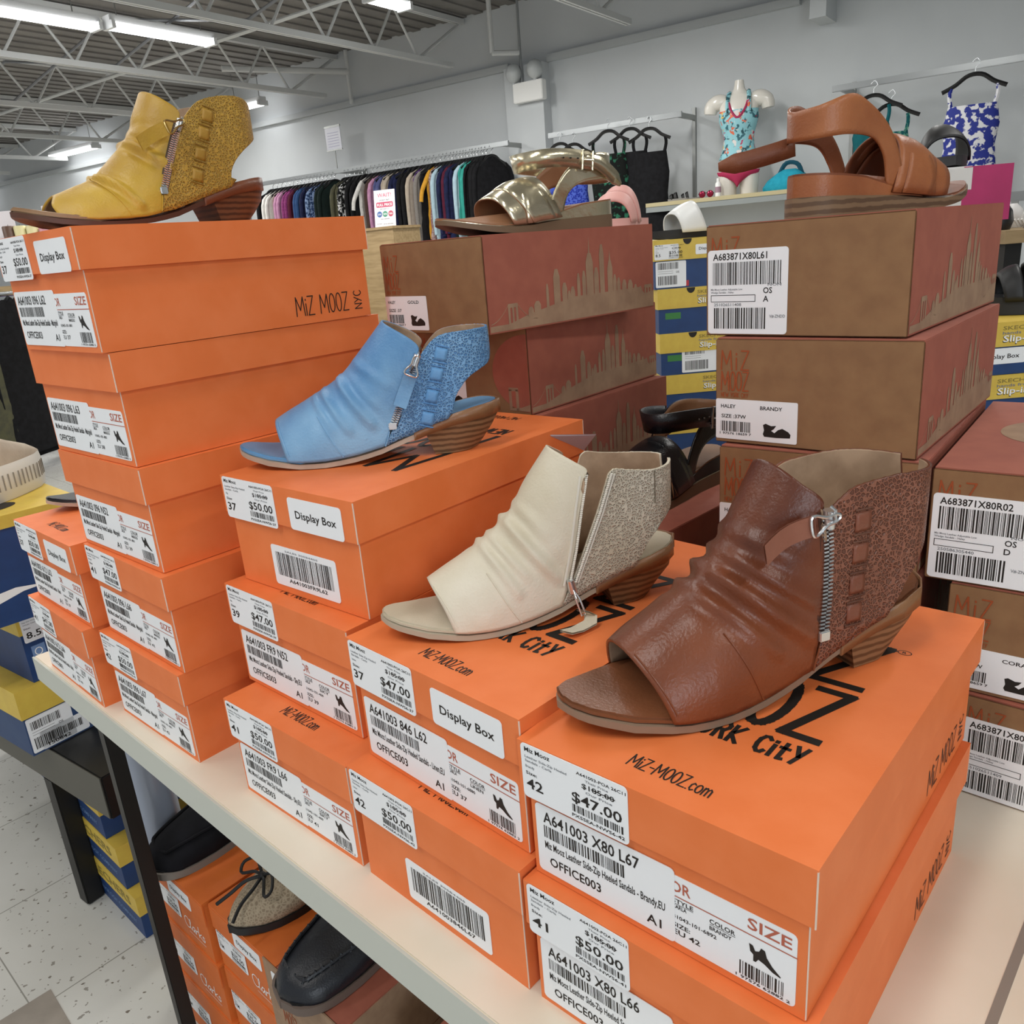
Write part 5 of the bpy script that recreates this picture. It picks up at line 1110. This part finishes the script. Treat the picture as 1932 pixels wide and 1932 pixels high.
# swimwear, short rail
CL['blue swim'] = cloth('blue_swim', '1C2A8A', '4A5FB8', 'cells', 60); CL['palm print'] = cloth('palm_print', '0D110F', '2E6B52', None, 22, nlo=.52, nhi=.62); CL['teal swim'] = cloth('teal_swim', '0F5259', '135C63'); CL['teal floral'] = cloth('teal_floral', '14565A', '6FA58B', None, 50, nlo=.5, nhi=.6)
CL['tankini print'] = mat('tankini_print', '8CC3CC', .6, col2='1F4E57', nscale=16, nlo=.60, nhi=.64); 
def overlay(m, scale, thr, col, seed):
    N = m.node_tree.nodes; L = m.node_tree.links; p = N['Principled BSDF']; src = p.inputs['Base Color'].links[0].from_socket
    tc = [n for n in N if n.type == 'TEX_COORD'][0]; mp = N.new('ShaderNodeMapping'); mp.inputs['Location'].default_value = (seed, seed*2, seed*3); L.new(tc.outputs['Object'], mp.inputs[0])
    t_ = N.new('ShaderNodeTexNoise'); t_.inputs['Scale'].default_value = scale; L.new(mp.outputs[0], t_.inputs['Vector']); r_ = N.new('ShaderNodeValToRGB'); r_.color_ramp.elements[0].position = thr; r_.color_ramp.elements[1].position = thr+.02; L.new(t_.outputs[0], r_.inputs[0])
    mx = N.new('ShaderNodeMix'); mx.data_type = 'RGBA'; L.new(r_.outputs[0], mx.inputs[0]); L.new(src, mx.inputs[6]); mx.inputs[7].default_value = hexc(col); L.new(mx.outputs[2], p.inputs['Base Color'])
overlay(CL['tankini print'], 22, .60, '2F6470', 3.1); overlay(CL['tankini print'], 16, .62, 'D9694A', 7.7); overlay(CL['tankini print'], 18, .66, 'E0B558', 1.3); overlay(CL['tankini print'], 20, .66, 'B8305A', 11.2); overlay(CL['tankini print'], 15, .66, 'D8D2CE', 5.9)
CL['damask'] = mat('damask_print', '1C2B86', .7, col2='D7D7DA', nscale=24, nlo=.50, nhi=.54)
def swimtop(label, colour, p, rz, wd_=.30, ln=.55, group='swimwear on the wall rails'):
    t = thing('swim_top', label, 'swimwear', tuple(p), rz, group); m = CL[colour]; mb = MB(); rings = []
    for k in range(9):
        v = k/8; hw = wd_/2*(interp([(0, .86), (.25, 1.0), (.5, .9), (1, 1.08)], v)); rings.append([(hw*math.cos(2*PI*q/20), (.035+.012*math.sin(v*3))*math.sin(2*PI*q/20), -.16-v*ln) for q in range(20)])
    mb.loft(rings); mb.build('body', [m], t, smooth=True)
    for sd in (-1, 1): mb = MB(); mb.tube(catmull([(sd*wd_*.36, 0, -.19), (sd*wd_*.42, .004, -.10), (sd*wd_*.40, 0, -.045)], 8), .014, 6); mb.build('shoulder_strap', [m], t, smooth=True)
    return t
face = math.atan2(WD.y, WD.x)+PI
for lab, c, s, off, z, wd_, ln in [('blue swim top nearest the pillar on the short wall rail', 'blue swim', 4.16, .42, 2.02, .26, .42), ('second blue swim top on the short wall rail', 'blue swim', 4.03, .40, 2.00, .26, .42), ('black palm print swim dress in front on the short wall rail', 'palm print', 3.62, .50, 2.05, .34, .72), ('black swim dress behind the palm print one', 'black', 3.45, .42, 2.05, .34, .70), ('black swim dress nearest the chrome post on the short wall rail', 'black', 3.28, .40, 2.03, .34, .68)]:
    swimtop(lab, c, W(s, off, z-.02), face+.2, wd_, ln); hanger(W(s, off, z), face+.2, 'black clothes hanger holding the '+lab[:60].split(' on the')[0].split(' nearest')[0].split(' in front')[0].split(' behind')[0]+(' by the post' if 'post' in lab else ''), 'hangers on the short wall rail', .36)
for lab, c, s, off, z, wd_, ln in [('plain teal swim top on the right wall rail', 'teal swim', 1.47, .50, 2.00, .26, .34), ('teal floral swim top low behind the plain teal one', 'teal floral', 1.36, .44, 1.93, .28, .44), ('blue and white patterned swim top on the right wall rail', 'damask', .82, .60, 2.02, .34, .50)]:
    swimtop(lab, c, W(s, off, z-.02), face+.15, wd_, ln); hanger(W(s, off, z), face+.15, 'black clothes hanger holding the '+lab.split(' on the')[0].split(' low')[0], 'hangers on the right wall rail', .38)
# mannequin
t = thing('mannequin', 'glossy white headless mannequin torso standing on the wall shelf', 'mannequin', tuple(W(2.54, .28, 1.437)), face+.25)
MG = mat('glossy_white', 'D9D5CC', .18, spec=.6)
TOR = [(.86, .034, .034, 0), (.80, .045, .042, .004), (.76, .075, .055, .006), (.735, .150, .065, .004), (.70, .172, .078, 0), (.64, .150, .088, -.008), (.57, .150, .100, -.018), (.50, .128, .085, -.006), (.43, .112, .072, 0), (.36, .122, .078, 0), (.28, .152, .092, .006), (.20, .165, .098, .010), (.13, .165, .096, .010)]
def tor_rings(z0, z1, gr=0.0, n=26):
    out = []
    for z, a, b, o in TOR:
        if z0 <= z <= z1: out.append([((a+gr)*math.cos(2*PI*q/n), (b+gr)*math.sin(2*PI*q/n)+o, z) for q in range(n)])
    return out
mb = MB(); mb.loft(tor_rings(0, 1)); mb.build('torso', [MG], t, smooth=True)
for sd in (-1, 1):
    mb = MB(); mb.tube(catmull([(sd*.105, 0, .715), (sd*.165, 0, .715), (sd*.215, 0, .69), (sd*.228, 0, .635)], 10), [.05, .056, .060, .062, .062, .060, .058, .056, .053, .048], 14); mb.build('arm_stump', [MG], t, smooth=True)
    mb = MB(); mb.loft([[(sd*.085+a*math.cos(2*PI*q/20), .008+b*math.sin(2*PI*q/20), z) for q in range(20)] for z, a, b in ((.17, .080, .090), (.10, .078, .086), (.0, .070, .078))]); mb.build('thigh', [MG], t, smooth=True)
ts = thing('tankini_top', 'aqua tropical print tankini top on the white mannequin', 'swimwear', tuple(t.location), face+.25)
mb = MB(); mb.loft(tor_rings(.22, .68, .006), caps=False); mb.build('body', [CL['tankini print']], ts, smooth=True)
for sd in (-1, 1): mb = MB(); mb.tube(catmull([(sd*.085, -.085, .62), (sd*.082, -.062, .72), (sd*.075, 0, .775), (sd*.085, .07, .70)], 12), .017, 6); mb.build('shoulder_strap', [CL['tankini print']], ts, smooth=True)
mb = MB(); mb.tube(catmull([(-.075, -.072, .70), (-.05, -.098, .63), (0, -.122, .575), (.05, -.098, .63), (.075, -.072, .70)], 14), .010, 6); mb.build('neck_trim', [mat('raspberry_trim', 'A32550', .6)], ts, smooth=True)
tb = thing('bikini_bottom', 'raspberry red bikini bottom on the white mannequin', 'swimwear', tuple(t.location), face+.25)
mb = MB(); rr = []
for z, k in ((.185, 1.0), (.15, .92), (.115, .62), (.08, .30), (.055, .14)): rr.append([(.171*math.cos(a)*k, -abs(.108*math.sin(a))*(.75+.25*k)-.006, z+.055*abs(math.cos(a))*(1-k)) for a in [PI+PI*q/20 for q in range(21)]])
mb.loft(rr, caps=False, closed=False); o = mb.build('front', [mat('raspberry_cloth', 'A8204C', .7)], tb, smooth=True); solid(o, .004)
# wall shelf and what stands on it
t = thing('wall_shelf', 'narrow pale wooden wall shelf under the mannequin', 'shelf', (0, 0, 0))
mb = MB(); boxW(mb, 1.75, 3.30, .02, .46, 1.405, 1.4365); mb.build('board', [mat('pale_shelf_wood', 'B5A983', .5)], t)
for s in (1.95, 3.1): mb = MB(); boxW(mb, s-.015, s+.015, .02, .36, 1.33, 1.405); mb.build('bracket', [M_STEELD], t)
mb = MB(); boxW(mb, 1.75, 3.30, .43, .455, 1.36, 1.405); mb.build('price_rail', [mat('rail_grey', '8B908F', .4)], t)
ms = mat('black_strap', '141415', .5)
slide('black strap sandal on the wall shelf left of the mannequin, upper one', W(3.10, .26, 1.4365), face+.4, ms, mat('grey_rubber', '8D8A85', .6), .85, .022, True); slide('black strap sandal on the wall shelf, nearer the shelf edge', W(3.16, .36, 1.4365), face+.2, ms, mat('grey_rubber', '8D8A85', .6), .85, .022, True)
t = thing('sunglasses', 'red mirrored sunglasses on the wall shelf beside the mannequin', 'sunglasses', tuple(W(2.78, .38, 1.4365)), face)
for sd in (-1, 1): mb = MB(); mb.ell((sd*.035, 0, .030), .030, .012, .028); mb.build('lens', [mat('red_mirror', '8E1E3C', .12, .6)], t, smooth=True)
mb = MB(); mb.tube([(-.068, .0, .035), (0, -.006, .040), (.068, 0, .035)], .004, 6); mb.build('frame', [mat('dark_frame', '2A1016', .4)], t)
t = thing('lotion_bottle', 'small white lotion bottle in front of the mannequin thighs', 'bottle', tuple(W(2.66, .42, 1.4365)), face)
mb = MB(); mb.tube([(0, 0, 0), (0, 0, .10), (0, 0, .115)], [.024, .024, .012], 14); mb.build('bottle', [M_WHITEP], t, smooth=True); mb = MB(); mb.tube([(0, 0, .115), (0, 0, .14)], .013, 12); mb.build('cap', [M_WHITEP], t); mb = MB(); mb.tube([(0, 0, .03), (0, 0, .075)], .0245, 14); mb.build('wrapper', [mat('mauve_label', '9D7F8C', .6)], t)
t = thing('towel_bag', 'turquoise folded beach bag on the wall shelf right of the mannequin', 'bag', tuple(W(2.12, .28, 1.4365)), face)
mb = MB(); mb.loft([[(a*math.cos(2*PI*q/18)*(1+.06*math.sin(q*2.3+z*40)), b*math.sin(2*PI*q/18), z) for q in range(18)] for z, a, b in ((0, .20, .09), (.03, .215, .10), (.08, .17, .085), (.13, .10, .06), (.155, .05, .03))]); mb.build('body', [cloth('turquoise', '2B9DB5', '2490A8', nscale=30)], t, smooth=True)
mb = MB(); mb.tube(catmull([(-.08, 0, .12), (-.03, 0, .20), (.06, 0, .19), (.10, 0, .11)], 12), .018, 6); mb.build('strap', [cloth('dark_teal', '1A4A5C')], t, smooth=True)
# signs and fittings in the middle distance
t = thing('sign_holder', 'small clear sign holder on a stem above the long wall rail', 'sign', tuple(W(7.0, .45, 2.13)), face)
mb = MB(); mb.tube([(0, 0, 0), (0, 0, .19)], .006, 8); mb.build('stem', [M_STEELD], t)
mb = MB(); mb.box(-.115, .115, -.003, .003, .19, .41); p = Print(mb, FRONT(0, -.003, .19), .0005)
for k in range(6): p.rect(-.085, .03+k*.027, .085, .036+k*.027, 1)
mb.build('card', [mat('sign_paper', 'C9CBD6', .3), mat('pale_violet_ink', 'A9A9C4', .6)], t, merge=False); mb = MB(); mb.box(-.12, .12, -.006, .006, .41, .43); mb.box(-.12, .12, -.006, .006, .180, .192); mb.build('frame', [M_STEELD], t)
t = thing('wooden_display_crate', 'pale wooden display block behind the orange stack, under the price sign', 'crate', tuple(W(5.42, 1.55, 0)), face)
mb = MB(); mb.box(-.30, .30, -.18, .18, 0, 1.40); mb.build('body', [M_WOOD], t); mb = MB(); mb.box(-.31, .31, -.19, .19, 1.40, 1.425); mb.build('top', [M_WOOD], t, bevel=.003)
t = thing('price_sign', 'white and pink WAIT price sign card leaning on the wooden block', 'sign', tuple(W(5.30, 1.62, 1.4255)), face+.25)
mb = MB(); Mt = Matrix.Rotation(math.radians(-8), 4, 'X'); mb.box(-.105, .105, -.002, .002, 0, .315, 0, Mt); p = Print(mb, Mt @ FRONT(-.105, -.002, 0), .0006)
p.text('WAIT!', .035, .255, .034, .14, 1); p.text("DON'T PAY", .055, .222, .014, .10, 2); p.poly([(.02+a, .168+b) for a, b in rrect(.17, .045, .012)], 3); p.z = .0010; p.text('FULL PRICE', .03, .179, .022, .15, 4); p.z = .0006; p.text('MUST HAVE UP TO', .06, .150, .008, .09, 2)
for k in range(3): p.z = .0006; p.poly([(.05+.057*k+.026*math.cos(a*PI/10), .11+.026*math.sin(a*PI/10)) for a in range(20)], 5+k); p.z = .0010; p.text(['25%', '50%', '75%'][k], .032+.057*k, .103, .014, .036, 4)
p.z = .0006; p.text('see details', .06, .065, .008, .09, 2); p.text('the store', .02, .025, .009, .05, 2); p.text('ask an associate', .085, .022, .008, .10, 2)
mb.build('card', [mat('sign_white', 'E3DEE2', .5), mat('sign_rose', 'C0566E', .6), M_INK, mat('sign_rose_deep', 'B54862', .6), M_WHITEINK, mat('sign_blue', '3E5F96', .6), mat('sign_green', '4E8A72', .6), mat('sign_red', 'B24F60', .6)], t, merge=False)
def tstand(label, s, off, z, h, wd_):
    t = thing('jewelry_stand', label, 'stand', tuple(W(s, off, z)), face, 'gold jewelry stands'); mb = MB(); mb.tube([(0, 0, 0), (0, 0, .015)], .05, 14); mb.build('base', [M_GOLD], t)
    mb = MB(); mb.tube([(0, 0, .015), (0, 0, h)], .010, 8); mb.build('stem', [M_GOLD], t); mb = MB(); mb.tube([(-wd_/2, 0, h), (wd_/2, 0, h)], .013, 8); mb.build('bar', [M_GOLD], t, smooth=True)
t = thing('display_counter', 'waist high wooden counter behind the tall orange stack', 'counter', tuple(W(7.1, 2.2, 0)), face)
mb = MB(); mb.box(-1.1, 1.1, -.2, .2, 0, 1.24); mb.build('body', [M_WOOD], t); mb = MB(); mb.box(-1.12, 1.12, -.22, .22, 1.24, 1.27); mb.build('top', [M_WOOD], t)
for k, (s, h) in enumerate([(7.85, .10), (7.62, .24), (6.95, .12), (6.68, .14), (6.32, .16), (5.98+.06, .22)]): tstand(['gold T stand farthest left on the counter, by the yellow bootie heel', 'tall gold T stand second from the left on the counter', 'low gold T stand in the middle of the counter', 'gold T stand fourth from the left on the counter', 'gold T stand fifth from the left on the counter', 'gold T stand at the right end of the counter'][k], s, 2.2, 1.27, h, .2)
# shelf things at the left behind the yellow bootie
t = thing('candle_table', 'high table of candles behind the yellow bootie toe at left', 'table', (-5.0, 8.5, 0), .1)
mb = MB(); mb.box(-1.0, 1.0, -.2, .2, 1.13, 1.18); mb.build('tabletop', [M_WOOD], t)
for x in (-.9, .9): mb = MB(); mb.box(x-.03, x+.03, -.15, .15, 0, 1.13); mb.build('leg', [M_BLACKM], t)
for k, (x, hgt, c, lab) in enumerate([(-4.67, .55, '5E4334', 'brown jar candle at the far left behind the yellow bootie'), (-4.56, .545, 'D9CF9C', 'cream candle left of the pair behind the bootie toe'), (-4.44, .54, 'D9CF9C', 'cream candle right of the pair behind the bootie toe'), (-4.32, .52, 'C98C94', 'pink candle behind the yellow bootie toe')]):
    t = thing('candle', lab, 'candle', (x, 8.48, 1.1805), 0, 'candles behind the yellow bootie'); mb = MB(); mb.tube([(0, 0, 0), (0, 0, hgt-.01), (0, 0, hgt)], [.058, .058, .052], 16); mb.build('body', [mat('candle_'+c, c, .5)], t, smooth=True); mb = MB(); mb.tube([(0, 0, hgt), (.002, 0, hgt+.015)], .002, 5); mb.build('wick', [M_INK], t)
for k, (x, w_, z0, z1) in enumerate([(-4.85, .18, .40, .70), (-4.28, .10, .68, .72)]):
    t = thing('sign_card', ['blank white sign card at the left edge behind the candles', 'small white sign card above the yellow bootie toe'][k], 'sign', (x, 8.62, 1.1805), 0); mb = MB(); mb.box(-w_, w_, -.002, .002, z0, z1); mb.build('card', [mat('sign_white', 'E3DEE2', .5)], t); mb = MB(); mb.tube([(0, .005, 0), (0, .005, z0+.02)], .004, 6); mb.build('stem', [M_STEELD], t)
# far right clutter behind the card stack
t = thing('display_table', 'wooden table with small goods at the right edge, above the black sandal', 'table', (0, 0, 0))
mb = MB(); mb.box(1.22, 2.6, 2.0, 2.6, TZ+.385, TZ+.415); mb.build('tabletop', [M_WOOD], t)
for x, y in ((1.26, 2.05), (2.55, 2.05), (1.26, 2.55), (2.55, 2.55)): mb = MB(); mb.box(x-.02, x+.02, y-.02, y+.02, 0, TZ+.385); mb.build('leg', [M_BLACKM], t)
rr_ = random.Random(3)
for k in range(10):
    c = ['17171A', 'E0DEDA', '1B1B1E', '4F8F84', 'C9AEB2', '141416', 'D9D7D5', '22222A', '8C8C90', '3A2A4A'][k]
    nm = ['black', 'white', 'black', 'green', 'pink', 'black', 'white', 'navy', 'grey', 'purple'][k]
    x, y = 1.27+.075*(k % 5)+.02*(k//5), 2.10+.12*(k//5)
    t = thing('hair_clip', f'{nm} hair clip, '+['leftmost', 'second', 'middle', 'fourth', 'rightmost'][k % 5]+' in the '+('front' if k < 5 else 'back')+' row on the right table', 'hair clip', (x, y, TZ+.4155), rr_.random()*3, 'hair clips on the right table')
    mb = MB(); mb.loft([[(a*math.cos(2*PI*q/10), b*math.sin(2*PI*q/10), z) for q in range(10)] for z, a, b in ((0, .028, .016), (.02, .034, .022), (.045, .026, .018), (.06, .010, .008))]); mb.build('shell', [mat('clip_'+c, c, .35)], t, smooth=True)
    mb = MB()
    for q in range(5): mb.tube([(-.024+.012*q, .018, .004), (-.026+.013*q, .030, .022)], .003, 5)
    mb.build('teeth', [mat('clip_'+c, c, .35)], t)
rail('low chrome clothes rail at the right edge behind the magenta box', -1.2, .40, 2.6, 1.22, (-1.15, .36), 'floor_rail')
